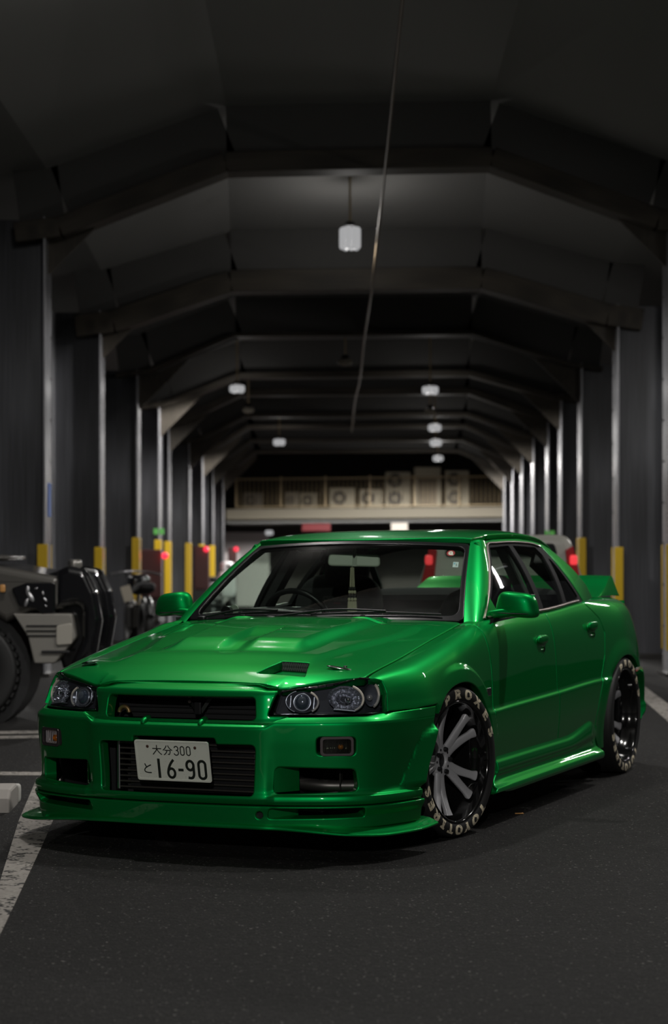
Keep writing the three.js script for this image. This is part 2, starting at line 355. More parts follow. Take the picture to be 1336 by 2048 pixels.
const bumper = paintPart('front_bumper', { f: bumperAt, u: [-sEnd + 0.001, sEnd - 0.001], v: [0, 18], nu: 320, nv: 90, face: [0, 0, 1], r: 0.007, depth: p => (Math.abs(p[0]) > 0.36 && p[1] > 0.545 ? 0.008 : 0.045),
  keep: (p, s) => { let d = fasciaPl(s, p[1]); if (d > -0.02) for (const h of holes) d = Math.min(d, -h(s, p[1])); return d; } });
for (const x of [-0.14, 0.115]) part('grille_rib', pebble(0.016, 0.013, 0.034, 0.9, 0.9, 18, 12).rotateX(0.35).translate(x, 0.535, 0.882), M.paint, bumper);
// tub behind the openings
part('bumper_liner', merged([box(1.16, 0.03, 0.3, 0, 0.20, 0.62), box(0.03, 0.34, 0.3, -0.36, 0.36, 0.62), box(0.03, 0.34, 0.3, 0.36, 0.36, 0.62), box(1.2, 0.42, 0.02, 0, 0.40, 0.50), box(0.8, 0.02, 0.30, 0, 0.505, 0.68), box(0.76, 0.02, 0.2, 0, 0.648, 0.68)]), M.black, bumper);
{ // intercooler: tanks at both ends, a row of tubes with fins between
  const ic = part('intercooler', merged([box(0.56, 0.200, 0.03, 0.03, 0.345, 0.80, 0.004)]), M.satin, car);
  for (let k = 0; k < 9; k++) part('cooler_tube', box(0.62, 0.0075, 0.016, 0.02, 0.258 + k * 0.0222, 0.826, 0.003, 1), M.core, ic);
  part('end_tank', box(0.014, 0.20, 0.05, -0.293, 0.345, 0.812, 0.005), M.steel, ic);
  part('end_tank', box(0.05, 0.20, 0.05, 0.332, 0.345, 0.79, 0.008), M.black, ic);
}
{ // behind the grille: radiator support, latch and a bit of brass pipe
  const bay = part('radiator', merged([box(0.72, 0.10, 0.02, 0, 0.58, 0.70)]), M.black, car);
  for (let k = 0; k < 4; k++) part('radiator_slat', box(0.66, 0.005, 0.012, 0, 0.553 + k * 0.021, 0.716, 0.002, 1), M.black, bay);
  part('hood_latch', merged([bar([-0.03, 0.64, 0.75], [0.03, 0.56, 0.76], 0.014), bar([0.10, 0.64, 0.75], [0.045, 0.56, 0.76], 0.014), box(0.03, 0.05, 0.02, 0.035, 0.575, 0.765, 0.004)]), M.satin, bay);
  part('latch_bolt', cyl(0.007, 0.01, 12).rotateX(Math.PI / 2).translate(0.005, 0.603, 0.78), M.bronze, bay);
  part('brass_pipe', new THREE.TorusGeometry(0.022, 0.009, 10, 20, Math.PI).translate(-0.285, 0.555, 0.80), std(0.30, 0.20, 0.09, 0.45, 0.8), bay);
}
{ // oil-cooler pipe behind the brake duct on the left flank's side
  const p = part('duct_pipe', tube([[0.44, 0.285, 0.70], [0.55, 0.277, 0.69], [0.66, 0.275, 0.64]], 0.024, 14, 24), std(0.10, 0.095, 0.09, 0.4, 0.8), bumper);
  for (const x of [0.535, 0.60]) part('pipe_clamp', new THREE.TorusGeometry(0.026, 0.004, 8, 24).rotateY(1.5).translate(x, 0.278, 0.682 - (x - 0.535) * 0.35), M.chrome, p);
  part('duct_stay', box(0.006, 0.10, 0.02, 0.618, 0.315, 0.68), M.iron, bumper);
}
for (const m of [1, -1]) for (const [nm, x0, x1, y0, y1] of [['duct_ramp', 0.418, 0.505, 0.264, 0.362], ['slot_ramp', 0.398, 0.50, 0.164, 0.204]]) {
  const g = patch({ f: (a, b) => { const q = plan(lerp(sAtX(x0), sAtX(x1), a)), d = -0.012 - 0.070 * a ** 1.2; return [q[0] + q[2] * d, lerp(y0, y1, b), q[1] + q[3] * d]; }, u: [0, 1], v: [0, 1], nu: 14, nv: 4, face: [0, 0, 1] });
  part(nm, m > 0 ? g : mirror(g), M.paint, bumper);
}
// ---- fog lamps
for (const m of [1, -1]) {
  const fog = new THREE.Group(); fog.name = 'fog_lamp'; fog.position.set(0.636 * m, 0.443, 0.762); fog.rotation.y = 0.47 * m; car.add(fog);
  const rim = outline([[-0.064, 0.036], [0.064, 0.036], [0.064, -0.036], [-0.064, -0.036]], 0.016), cav = outline([[-0.055, 0.028], [0.055, 0.028], [0.055, -0.028], [-0.055, -0.028]], 0.012);
  const sh = new THREE.Shape(rim.map(p => new THREE.Vector2(...p))); sh.holes.push(new THREE.Path(cav.map(p => new THREE.Vector2(...p))));
  part('lamp_rim', new THREE.ExtrudeGeometry(sh, { depth: 0.014, bevelEnabled: true, bevelSize: 0.002, bevelThickness: 0.002, bevelSegments: 2 }).translate(0, 0, 0.010), std(0.16, 0.14, 0.14, 0.25, 0.8), fog);
  const dark = m > 0, bowl = part('reflector', patch({ f: (a, b) => [0.055 * a, 0.028 * b, 0.012 - 0.03 * (1 - a ** 4) * (1 - b ** 4) + 0.0025 * Math.cos(a * 22)], u: [-1, 1], v: [-1, 1], nu: 60, nv: 14, face: [0, 0, 1] }), dark ? std(0.20, 0.17, 0.15, 0.25, 0.9) : std(0.80, 0.70, 0.64, 0.30, 0.3), fog);  // one bowl darker, one paler: shade and gleam put into the colour
  for (let k = 0; k < 7; k++) part('lens_flute', rod([-0.045 + k * 0.015, -0.024, 0.015], [-0.045 + k * 0.015, 0.024, 0.015], 0.0022, 8), dark ? std(0.09, 0.07, 0.05, 0.2, 0.8) : std(0.88, 0.78, 0.70, 0.3, 0.3), bowl);
  part('amber_bulb', new THREE.SphereGeometry(dark ? 0.011 : 0.017, 14, 10).translate(dark ? 0.015 : 0.024, -0.004, 0.008), std(0.55, 0.14, 0.01, 0.3), fog, 'amber bulb');
  part('lamp_lens', patch({ f: (a, b) => [0.056 * a, 0.029 * b, 0.021 + 0.003 * (1 - a * a)], u: [-1, 1], v: [-1, 1], nu: 8, nv: 6, face: [0, 0, 1] }), dark ? M.tint : M.lens, fog);
}
// ---- lower lip with side slots, and the splitter blade
const lipAt = (s, k) => {
  const [x, z, nx, nz] = plan(s), w = sst(0.36, 0.44, Math.abs(x)), y = lerp(0.2115, 0.122, k), d = -0.004 - 0.010 * k + 0.012 * w * sst(0.5, 0.1, k) + w * 0.006 + 0.028 * sst(0.475, 0.435, z) * sst(0.6, 0, k) * w * 0;
  return [x + nx * d, y, z + nz * d];
};
const slot = outline(onPlan([[0.40, 0.204], [0.735, 0.204], [0.738, 0.168], [0.395, 0.163]]), 0.012), slots = [slot, flipX(slot)].map(inside), towHole = sAtX(0.362);
const lipPl = inside(outline([[-sAtZ(0.425), 0.2105], [sAtZ(0.425), 0.2105], [sAtZ(0.425), 0.124], [-sAtZ(0.425), 0.124]]));
const lipPart = paintPart('bumper_lip', { f: lipAt, u: [-sEnd + 0.001, sEnd - 0.001], v: [0, 1], nu: 260, nv: 24, face: [0, 0, 1], r: 0.006, depth: 0.05,
  keep: (p, s) => Math.min(lipPl(s, p[1]), -slots[0](s, p[1]), -slots[1](s, p[1]), Math.hypot(s - towHole, p[1] - 0.176) - 0.0145) });
for (const [x, w, z] of [[0.53, 0.34, 0.66], [-0.53, 0.34, 0.66], [0.36, 0.05, 0.86]]) part('slot_liner', box(w, 0.09, 0.02, x, 0.165, z), M.black, lipPart);
{
  const e = pchip([0, 0.25, 0.42, 0.60, 0.72, 0.82, 0.92, 1.05, 1.2], [0.012, 0.014, 0.030, 0.062, 0.080, 0.082, 0.072, 0.062, 0.048]), top = pchip([0, 0.3, 0.42, 0.55, 0.70, 0.85, 1.0, 1.2], [0.142, 0.141, 0.138, 0.131, 0.119, 0.112, 0.111, 0.118]);
  const ring = [[-0.10, 0.004], [-0.02, 0.002], [0, 0], [0.45, -0.001], [0.86, -0.004], [0.97, -0.007], [1.0, -0.011], [0.97, -0.015], [0.86, -0.018], [0, -0.020], [-0.10, -0.022]];
  const sMax = sAtZ(0.365);
  const blade = (s, k) => {
    const a = Math.abs(s), [x, z, nx, nz] = plan(s), i = clamp(Math.floor(k), 0, ring.length - 2), w = k - i, q = lerp(ring[i][0], ring[i + 1][0], w), h = lerp(ring[i][1], ring[i + 1][1], w), out = q < 0 ? q : q * e(a);
    return [x + nx * (out - 0.012), top(a) + h + 0.012 * sst(1, 0, q) * sst(0.35, 0.6, a), z + nz * (out - 0.012)];
  };
  const wing = paintPart('splitter', { f: blade, u: [-sMax, sMax], v: [0, ring.length - 1.001], nu: 240, nv: 40, face: [0, 1, 1] });
  for (const m of [1, -1]) { const p = patch({ f: (a, k) => { const c = blade(sMax, 0.0), q = blade(sMax, k); return q.map((v, i) => lerp(c[i], v, a)); }, u: [0, 1], v: [0, ring.length - 1.001], nu: 4, nv: 30, face: [0.2, 0, -1] }); part('splitter_end', m > 0 ? p : mirror(p), M.paint, wing); }
}
// ---- flank: one surface from the hood gap and belt line down to the sill, cut into panels
const SECT = [
  [0.70, [[.66, .69], [.683, .683], [.705, .668], [.722, .645], [.735, .615], [.744, .59], [.752, .565], [.77, .52], [.77, .49], [.77, .40], [.77, .28], [.77, .14]]],
  [0.55, [[.70, .716], [.730, .709], [.753, .694], [.772, .666], [.786, .634], [.796, .60], [.806, .57], [.82, .52], [.825, .49], [.83, .40], [.83, .28], [.83, .14]]],
  [0.30, [[.70, .756], [.745, .751], [.79, .736], [.827, .705], [.850, .66], [.866, .61], [.876, .57], [.878, .52], [.878, .49], [.875, .40], [.87, .28], [.86, .14]]],
  [0.0, [[.70, .806], [.75, .802], [.80, .787], [.840, .752], [.860, .70], [.871, .65], [.878, .59], [.880, .52], [.880, .49], [.878, .40], [.872, .28], [.86, .14]]],
  [-0.25, [[.70, .846], [.747, .843], [.792, .828], [.828, .795], [.848, .74], [.858, .68], [.866, .60], [.868, .52], [.871, .485], [.870, .40], [.862, .28], [.85, .14]]],
  [-0.47, [[.70, .882], [.742, .880], [.782, .868], [.815, .836], [.838, .775], [.849, .70], [.856, .61], [.860, .508], [.872, .482], [.870, .40], [.859, .28], [.845, .14]]],
  [-0.66, [[.776, .890], [.790, .885], [.806, .868], [.825, .832], [.842, .772], [.851, .70], [.857, .61], [.861, .512], [.873, .486], [.870, .40], [.859, .28], [.845, .14]]],
  [-1.42, [[.790, .900], [.801, .895], [.814, .876], [.830, .838], [.846, .775], [.854, .70], [.859, .61], [.862, .525], [.874, .499], [.871, .40], [.860, .28], [.845, .14]]],
  [-2.15, [[.775, .935], [.787, .930], [.803, .908], [.822, .868], [.842, .80], [.854, .72], [.861, .62], [.863, .54], [.875, .514], [.870, .40], [.856, .28], [.84, .14]]],
  [-2.665, [[.700, .945], [.740, .940], [.782, .918], [.820, .870], [.848, .80], [.863, .72], [.873, .63], [.878, .54], [.880, .51], [.876, .40], [.868, .28], [.85, .14]]],
  [-3.0, [[.675, .940], [.712, .933], [.752, .910], [.790, .862], [.818, .79], [.836, .72], [.848, .63], [.855, .54], [.857, .50], [.853, .40], [.845, .28], [.83, .14]]],
  [-3.3, [[.62, .930], [.655, .922], [.69, .900], [.722, .855], [.745, .79], [.760, .72], [.775, .63], [.785, .54], [.79, .50], [.788, .40], [.78, .28], [.77, .14]]],
  [-3.6, [[.50, .910], [.53, .900], [.56, .880], [.585, .83], [.60, .78], [.61, .70], [.62, .62], [.63, .54], [.63, .50], [.63, .40], [.62, .28], [.60, .14]]],
];
const SZ = SECT.map(s => s[0]).reverse(), colX = [], colY = [], tK = SECT[0][1].map((_, i) => i);
for (let k = 0; k < 12; k++) { colX.push(pchip(SZ, SECT.map(s => s[1][k][0]).reverse())); colY.push(pchip(SZ, SECT.map(s => s[1][k][1]).reverse())); }
const archF = (z, y) => (Math.hypot((z + 0.015) / 0.385, (y - 0.298) / 0.348) - 1) * 0.36, archR = (z, y) => (Math.hypot((z + 2.665) / 0.425, (y - 0.298) / 0.336) - 1) * 0.36;
const sectCache = new Map();
function sectionAt(z) {
  const key = Math.round(z * 1e7);
  if (!sectCache.has(key)) { if (sectCache.size > 4000) sectCache.clear(); sectCache.set(key, [pchip(tK, colX.map(f => f(z))), pchip(tK, colY.map(f => f(z)))]); }
  return sectCache.get(key);
}
function flank(z, t) {
  const c = sectionAt(z); let x = c[0](t), y = c[1](t);
  if (z > -0.52 && t < 2) y += (hoodY(0.70, z) - 0.0005 - colY[0](z)) * sst(2, 0, t) * sst(-0.52, -0.47, z) * sst(0.66, 0.60, z);
  const a = archF(z, y), b = archR(z, y);
  if (z < 0.2) x += 0.016 * sst(0.085, 0.055, a) * sst(0.2, -0.1, z) * sst(0.90, 0.72, y) * (z > -0.45 ? 1 : 0);
  x += 0.010 * sst(0.11, 0.02, b) * sst(-2.0, -2.3, z);
  return [x, y, z];
}
const gap = 0.0028;
const doorFront = [[-0.456, 0.95], [-0.457, 0.88], [-0.468, 0.70], [-0.462, 0.50], [-0.468, 0.27]];
const doorRear = [[-2.15, 0.96], [-2.155, 0.92], [-2.29, 0.845], [-2.325, 0.77], [-2.28, 0.65], [-2.215, 0.55], [-2.15, 0.44], [-2.105, 0.34], [-2.09, 0.27]];
const off = (pts, d) => pts.map(p => [p[0] + d, p[1]]);
const sillY = z => 0.275 + 0.02 * sst(-1.6, -2.1, z);
const fenderPl = inside([[0.615, 0.80], ...[[0.612, 0.705], [0.574, 0.684], [0.578, 0.64], [0.604, 0.568], [0.45, 0.571], [0.28, 0.577]], [0.22, 0.40], [0.2, 0.19], [-0.468 + gap, 0.19], ...off(doorFront, gap).slice().reverse()]);
const doorF = inside([...off(doorFront, -gap), [-0.60, 0.276], [-1.4232 + gap, 0.279], [-1.4232 + gap, 0.96]]);
const doorR = inside([[-1.4232 - gap, 0.96], [-1.4232 - gap, 0.279], [-2.0, 0.284], ...off(doorRear, gap).slice().reverse()]);
const quarterPl = inside([...off(doorRear, -gap), [-2.2, 0.16], [-2.62, 0.16], [-2.75, 0.548], [-3.6, 0.556], [-3.6, 1.0]]);
const panel = (name, z0, z1, t0, t1, keep, nu, nv) => patch({ f: flank, u: [z1, z0], v: [t0, t1], nu, nv, face: [1, 0, 0], r: 0.005, depth: 0.025, keep });
bothSides('front_fender', panel('fender', 0.66, -0.48, 0, 11, p => Math.min(fenderPl(p[2], p[1]), archF(p[2], p[1]), p[0] - 0.7035 + Math.max(0, p[2] - 0.60) * 2), 110, 90), M.paint);
const door1 = bothSides('front_door', panel('door', -0.44, -1.43, 0.15, 11, p => doorF(p[2], p[1]), 90, 90), M.paint);
const frontDoors = car.children.filter(o => o.name === 'front_door');
bothSides('rear_door', panel('door', -1.41, -2.36, 0.15, 11, p => Math.min(doorR(p[2], p[1]), archR(p[2], p[1]) - 0.004), 90, 90), M.paint);
const rearDoors = car.children.filter(o => o.name === 'rear_door');
bothSides('rear_quarter', panel('quarter', -2.05, -3.58, 0, 11, p => Math.min(quarterPl(p[2], p[1]), archR(p[2], p[1])), 110, 90), M.paint);
{ // rear bumper corner, a little proud of the quarter panel
  const rb = inside(outline([[-2.86, 0.538], [-3.59, 0.545], [-3.59, 0.24], [-2.98, 0.24]], 0.01));
  bothSides('rear_bumper', patch({ f: (z, t) => { const p = flank(z, t); return [p[0] + 0.016 * sst(0.545, 0.52, p[1]) + 0.012 * sst(0.36, 0.33, p[1]) - 0.02 * sst(0.30, 0.25, p[1]), p[1], p[2]]; }, u: [-3.59, -2.8], v: [5, 11], nu: 50, nv: 60, face: [1, 0, 0], r: 0.006, depth: 0.03, keep: p => Math.min(rb(p[2], p[1]), archR(p[2], p[1]) - 0.01) }), M.paint);
  bothSides('rear_canard', extrude(outline([[0, 0], [0.20, 0.0], [0.24, 0.05], [0.05, 0.07]], 0.006), 0.012, 0.003).rotateY(Math.PI / 2 + 0.22).translate(0.80, 0.23, -3.05), M.paint);
}
// dark wheel houses and floor
const under = part('underbody', merged([box(1.44, 0.10, 2.1, 0, 0.16, -1.35), box(1.2, 0.35, 0.9, 0, 0.33, -3.1), box(1.10, 0.42, 0.75, 0, 0.36, 0.05), box(0.9, 0.2, 0.4, 0, 0.22, 0.5)]), M.black, car);
for (const [z, r, h] of [[-0.015, 0.40, 0.36], [-2.665, 0.43, 0.355]]) bothSides('wheel_house', patch({ f: (a, x) => [x, 0.30 + h * Math.sin(a), z + r * Math.cos(a)], u: [-0.3, Math.PI + 0.3], v: [0.55, 0.842], nu: 30, nv: 3, face: [0, -1, 0] }), M.black);

// ---- side skirt
{
  const prof = (z) => { const r = sst(-1.55, -2.08, z), f = sst(-0.62, -0.38, z); return [[0.855, 0.30 + 0.05 * r], [0.864, 0.276 + 0.055 * r], [0.876, 0.258 + 0.045 * r], [0.880, 0.232 + 0.03 * r], [0.872, 0.206 + 0.012 * r], [0.874, 0.190], [0.896 - 0.01 * f, 0.172], [0.910, 0.158], [0.913, 0.145], [0.906, 0.128 + 0.012 * f], [0.80, 0.122]]; };
  const k = prof(0).map((_, i) => i), f = (z, t) => { const p = prof(z), i = Math.min(9, Math.floor(t)), w = t - i; return [pchip(k, p.map(q => q[0]))(t) - 0.02 * sst(-1.95, -2.1, z) * sst(7, 3, t), pchip(k, p.map(q => q[1]))(t), z]; };
  const pl = inside(outline([[-0.345, 0.150], [-0.47, 0.215], [-0.475, 0.40], [-2.16, 0.40], [-2.115, 0.25], [-2.065, 0.10], [-0.5, 0.10], [-0.355, 0.115]], 0.012));
  bothSides('side_skirt', patch({ f, u: [-2.18, -0.33], v: [0, 10], nu: 150, nv: 50, face: [1, 0, 0], r: 0.005, depth: 0.03, keep: p => pl(p[2], p[1]) }), M.paint);
}
// ---- headlights
const lampSurf = (s, y) => { const [x, z, nx, nz] = plan(s), d = -0.040 - 0.40 * (y - 0.562) - 0.012 * ((y - 0.63) / 0.07) ** 2 * 0; return [x + nx * d, y, z + nz * d]; };
const lampPl = outline([[sAtX(0.412), 0.562, 0.006], [sAtX(0.436), 0.655, 0.008], [sAtX(0.765), 0.704, 0.045], [sAtX(0.828), 0.692, 0.045], [sAtX(0.832), 0.62, 0.02], [sAtX(0.820), 0.562, 0.010]]), inLamp = inside(lampPl);
const lampInner = inside(outline([[sAtX(0.420), 0.5675, 0.006], [sAtX(0.442), 0.651, 0.008], [sAtX(0.760), 0.699, 0.045], [sAtX(0.821), 0.686, 0.05], [sAtX(0.827), 0.62, 0.02], [sAtX(0.815), 0.5675, 0.010]]));
for (const m of [1, -1]) {
  const fl = g => m > 0 ? g : mirror(g), h = new THREE.Group(); h.name = 'headlight'; car.add(h);
  const s0 = sAtX(0.36), s1 = sAtX(0.845);
  part('lamp_bezel', fl(patch({ f: lampSurf, u: [s0, s1], v: [0.54, 0.72], nu: 90, nv: 40, face: [0, 0, 1], r: 0.004, depth: 0.06, keep: (p, s, y) => Math.min(inLamp(s, y), -lampInner(s, y)) })), M.gloss, h);
  const back = (s, y, d) => { const p = lampSurf(s, y), q = plan(s); return [p[0] - q[2] * d, p[1], p[2] - q[3] * d]; };
  part('lamp_housing', fl(patch({ f: (s, y) => back(s, y, 0.050), u: [s0, s1], v: [0.55, 0.72], nu: 50, nv: 20, face: [0, 0, 1], keep: (p, s, y) => inLamp(s, y), depth: 0 })), std(0.045, 0.046, 0.05, 0.4), h);
  // three bowls: projector, faceted reflector, indicator
  const bowl = (x, y, r, ry, name, mat, facets) => {
    const s = sAtX(x), q = plan(s), g = patch({ f: (a, b) => { const rr = b * (1 - 0.05 * (1 - b)), k = facets ? 0.009 * Math.cos(a * facets) * b * (1.1 - 0.6 * b) + 0.006 * Math.cos(b * 24) * (1 - b * b) : 0; return [r * rr * Math.cos(a), ry * rr * Math.sin(a), -0.034 * (1 - b * b) + k]; }, u: [0, 2 * Math.PI], v: [0.02, 1], nu: facets ? 96 : 40, nv: facets ? 36 : 14, face: [0, 0, 1] });
    const p = back(s, y, 0.014), o = new THREE.Group(); o.name = name; o.position.set(p[0] * m, p[1], p[2]); o.rotation.y = Math.atan2(q[2], q[3]) * m * 0.85; o.rotation.x = -0.22; h.add(o);
    const add = (n, geo, mt) => part(n, m > 0 ? geo : mirror(geo), mt, o);
    add('bowl', g, mat); return add;
  };
  const mirrorMat = std(0.65, 0.66, 0.68, 0.25, 0.8), ringMat = std(0.62, 0.57, 0.49, 0.45, 0.1);
  const ring = (r, ry, t, a0, a1) => { const pts = []; for (let k = 0; k <= 28; k++) { const a = lerp(a0, a1, k / 28); pts.push([r * Math.cos(a), ry * Math.sin(a), 0.004]); } return tube(pts, t, 8, 56); };
  const p1 = bowl(0.520, 0.610, 0.062, 0.042, 'projector_lamp', std(0.20, 0.205, 0.22, 0.28, 0.5), 0);
  p1('projector_ring', ring(0.064, 0.045, 0.0048, -0.85, 1.05), ringMat);
  p1('projector_ring', ring(0.063, 0.044, 0.0026, Math.PI - 1.15, Math.PI + 1.15), mirrorMat);
  p1('projector_shroud', new THREE.TorusGeometry(0.033, 0.0045, 10, 36).translate(0, 0, -0.004), mirrorMat);
  for (const x of [-1, 1]) p1('shroud_fin', box(0.006, 0.05, 0.012, x * 0.046, 0, -0.008, 0.002, 1), mirrorMat);
  p1('projector_lens', new THREE.SphereGeometry(0.030, 24, 16, 0, Math.PI * 2, 0, Math.PI / 2).rotateX(Math.PI / 2).scale(1, 1, 0.75).translate(0, 0, -0.006), new THREE.MeshPhysicalMaterial({ color: 0x59626c, roughness: 0.05, metalness: 0.3, clearcoat: 1, clearcoatRoughness: 0.02 }));
  const p2 = bowl(0.690, 0.622, 0.068, 0.050, 'main_reflector', std(0.62, 0.63, 0.66, 0.16, 0.9), 13);
  p2('reflector_ring', ring(0.071, 0.053, 0.0048, -0.95, 1.20), ringMat);
  p2('bulb_cap', new THREE.SphereGeometry(0.013, 16, 12).scale(1, 1, 1.4).translate(0.012, -0.005, -0.004), M.chrome);
  p2('reflector_tray', box(0.085, 0.005, 0.03, 0, -0.047, 0.002, 0.0015, 1), mirrorMat);
  const p3 = bowl(0.793, 0.630, 0.034, 0.044, 'indicator_lamp', std(0.22, 0.23, 0.25, 0.3, 0.5), 0);
  p3('indicator_ring', ring(0.032, 0.046, 0.0060, -1.15, 1.20), ringMat);
  p3('indicator_bulb', new THREE.SphereGeometry(0.013, 16, 12).translate(0, -0.008, -0.012), std(0.45, 0.43, 0.40, 0.2, 0.4));
  part('lamp_lens', fl(patch({ f: lampSurf, u: [s0, s1], v: [0.55, 0.71], nu: 60, nv: 24, face: [0, 0, 1], keep: (p, s, y) => lampInner(s, y) + 0.001, depth: 0 })), M.lens, h, 'clear headlight cover');
}
// ---- windscreen
const ws = (a, b) => {
  const k = 1 - a * a, x0 = 0.700, x1 = 0.556, y0 = 0.886 + 0.008 * k, z0 = -0.530 + 0.100 * k, y1 = 1.239 + 0.020 * k, z1 = -1.030 + 0.075 * k, bow = 0.016 * 4 * b * (1 - b);
  return [a * lerp(x0, x1, b), lerp(y0, y1, b) + bow * 0.8, lerp(z0, z1, b) + bow * 0.57];
};
const wsIn = inside(outline([[-0.672, 0.035], [0.672, 0.035], [0.648, 0.572], [-0.648, 0.572]], 0.05)), wsOut = inside(outline([[-0.700, 0.0], [0.700, 0.0], [0.672, 0.604], [-0.672, 0.604]], 0.03));
const wsKey = (a, b) => [a * lerp(0.700, 0.672, b), b * 0.606];
const seal = part('windscreen_seal', patch({ f: ws, u: [-1, 1], v: [-0.02, 1.02], nu: 110, nv: 60, face: [0, 1, 1], r: 0.005, depth: 0.02, keep: (p, a, b) => { const q = wsKey(a, b); return Math.min(wsOut(...q), -wsIn(...q)); } }), std(0.006, 0.006, 0.007, 0.3, 0, { specularIntensity: 0.4 }), car);
const windscreen = part('windscreen', patch({ f: (a, b) => { const p = ws(a, b); return [p[0], p[1] - 0.004, p[2] - 0.003]; }, u: [-1, 1], v: [0, 1], nu: 60, nv: 30, face: [0, 1, 1], depth: 0, keep: (p, a, b) => wsIn(...wsKey(a, b)) + 0.003 }), M.glass, car);
// cowl and wipers
part('cowl', patch({ f: (a, b) => [0.70 * a, 0.872 + 0.010 * b, -0.405 - 0.115 * a * a - 0.10 * b + 0.02], u: [-1, 1], v: [0, 1], nu: 40, nv: 4, face: [0, 1, 0] }), M.black, car);
function wiper(root, tip, elbow) {
  const w = new THREE.Group(); w.name = 'wiper'; car.add(w);
  const on = ([a, b, l]) => { const p = ws(a, b); return [p[0], p[1] + l * 0.8, p[2] + l * 0.6]; };
  part('wiper_arm', tube([on(root), on(elbow), on([lerp(elbow[0], tip[0], 0.5), lerp(elbow[1], tip[1], 0.5), 0.026])], 0.005, 8, 30), M.satin, w);
  part('wiper_blade', tube([on([root[0] * 0.6 + tip[0] * 0.4 - 0.18, tip[1] - 0.015, 0.012]), on([lerp(elbow[0], tip[0], 0.4), tip[1] + 0.01, 0.014]), on(tip)], 0.0045, 8, 40), M.satin, w);
  part('wiper_pivot', pebble(0.022, 0.012, 0.022).translate(...on([root[0], root[1], 0.006])), M.satin, w);
}
wiper([-0.30, 0.0, 0.012], [0.86, 0.045, 0.012], [0.15, 0.05, 0.030]);
wiper([-0.86, 0.0, 0.012], [0.02, 0.045, 0.012], [-0.55, 0.05, 0.030]);

// ---- greenhouse sides
const beltX = pchip([-2.9, -2.6, -2.15, -1.42, -1.0, -0.60], [0.630, 0.700, 0.772, 0.788, 0.785, 0.768]), beltY = pchip([-2.8, -2.15, -1.42, -0.6], [0.942, 0.934, 0.902, 0.888]);
const railX = pchip([-2.9, -2.4, -2.0, -1.5, -1.1, -0.9], [0.46, 0.530, 0.580, 0.592, 0.586, 0.578]);
const RAIL = 1.25;
const side = (z, y) => { const yb = beltY(z), t = (y - yb) / (RAIL - yb); return [lerp(beltX(z), railX(z), t) + 0.020 * 4 * t * (1 - t), y, z]; };
const groupOut = outline([[-0.600, 0.880], [-1.140, 1.238, 0.05], [-1.5, 1.249], [-1.86, 1.245, 0.05], [-2.02, 1.222, 0.03], [-2.215, 0.92, 0.02], [-1.42, 0.886]]), inGroup = inside(groupOut);
const glassF = outline([[-0.690, 0.907], [-1.165, 1.218, 0.03], [-1.462, 1.229, 0.008], [-1.402, 0.914, 0.008]]), glassR = outline([[-1.472, 0.916, 0.008], [-1.528, 1.229, 0.008], [-1.895, 1.222, 0.02], [-1.93, 1.18, 0.02], [-1.825, 0.935, 0.008]]), glassQ = outline([[-1.885, 0.940, 0.006], [-1.990, 1.165, 0.012], [-2.022, 1.155, 0.012], [-2.15, 0.954, 0.02]]);
const gl = [glassF, glassR, glassQ].map(inside);
const railTop = pchip([-2.9, -2.75, -2.5, -2.3, -2.15, -2.0, -1.7, -1.3, -1.05], [0.92, 0.968, 1.090, 1.176, 1.226, 1.251, 1.268, 1.262, 1.246]);
const railPl = inside([[-1.03, 1.25], ...[-1.1, -1.3, -1.5, -1.7, -1.9, -2.0, -2.1, -2.15, -2.2, -2.3, -2.4, -2.5, -2.6, -2.7].map(z => [z, railTop(z)]), [-2.79, 0.938], [-2.5, 0.930], [-2.2, 0.920], [-2.0, 0.905], [-1.03, 1.0]]);
bothSides('roof_rail', patch({ f: side, u: [-2.85, -0.95], v: [0.88, 1.29], nu: 130, nv: 60, face: [1, 0, 0], r: 0.006, depth: 0.03, keep: p => Math.min(railPl(p[2], p[1]), -inGroup(p[2], p[1])) }), M.paint);
bothSides('window_frame', patch({ f: (z, y) => { const p = side(z, y); return [p[0] - 0.004, y, z]; }, u: [-2.25, -0.55], v: [0.86, 1.26], nu: 140, nv: 60, face: [1, 0, 0], r: 0.003, depth: 0.02, keep: p => Math.min(inGroup(p[2], p[1]) + 0.002, ...gl.map(g => -g(p[2], p[1]))) }), M.frame);
for (const [nm, g, z0, z1] of [['front_window', gl[0], -1.50, -0.6], ['rear_window', gl[1], -1.97, -1.42], ['quarter_window', gl[2], -2.2, -1.83]])
  bothSides(nm, patch({ f: (z, y) => { const p = side(z, y); return [p[0] - 0.010, y, z]; }, u: [z0, z1], v: [0.88, 1.25], nu: 40, nv: 30, face: [1, 0, 0], depth: 0, keep: p => g(p[2], p[1]) + 0.004 }), M.tint);
{ // bright mouldings round the side windows
  const lift = (z, y, d) => { const p = side(z, y); return [p[0] + d, y, z]; };
  const up = [[-0.615, 0.893], [-0.80, 1.014], [-1.0, 1.146], [-1.10, 1.211], [-1.16, 1.236], [-1.3, 1.242], [-1.5, 1.247], [-1.7, 1.246], [-1.86, 1.241], [-1.97, 1.228]].map(p => lift(p[0], p[1], 0.001));
  bothSides('window_moulding', tube(up, 0.0065, 8, 90), M.bronze);
  const low = []; for (let z = -0.64; z >= -2.2; z -= 0.12) low.push(lift(z, beltY(z) + 0.008, 0.004));
  bothSides('belt_moulding', tube(low, 0.0085, 8, 80), M.bronze);
}
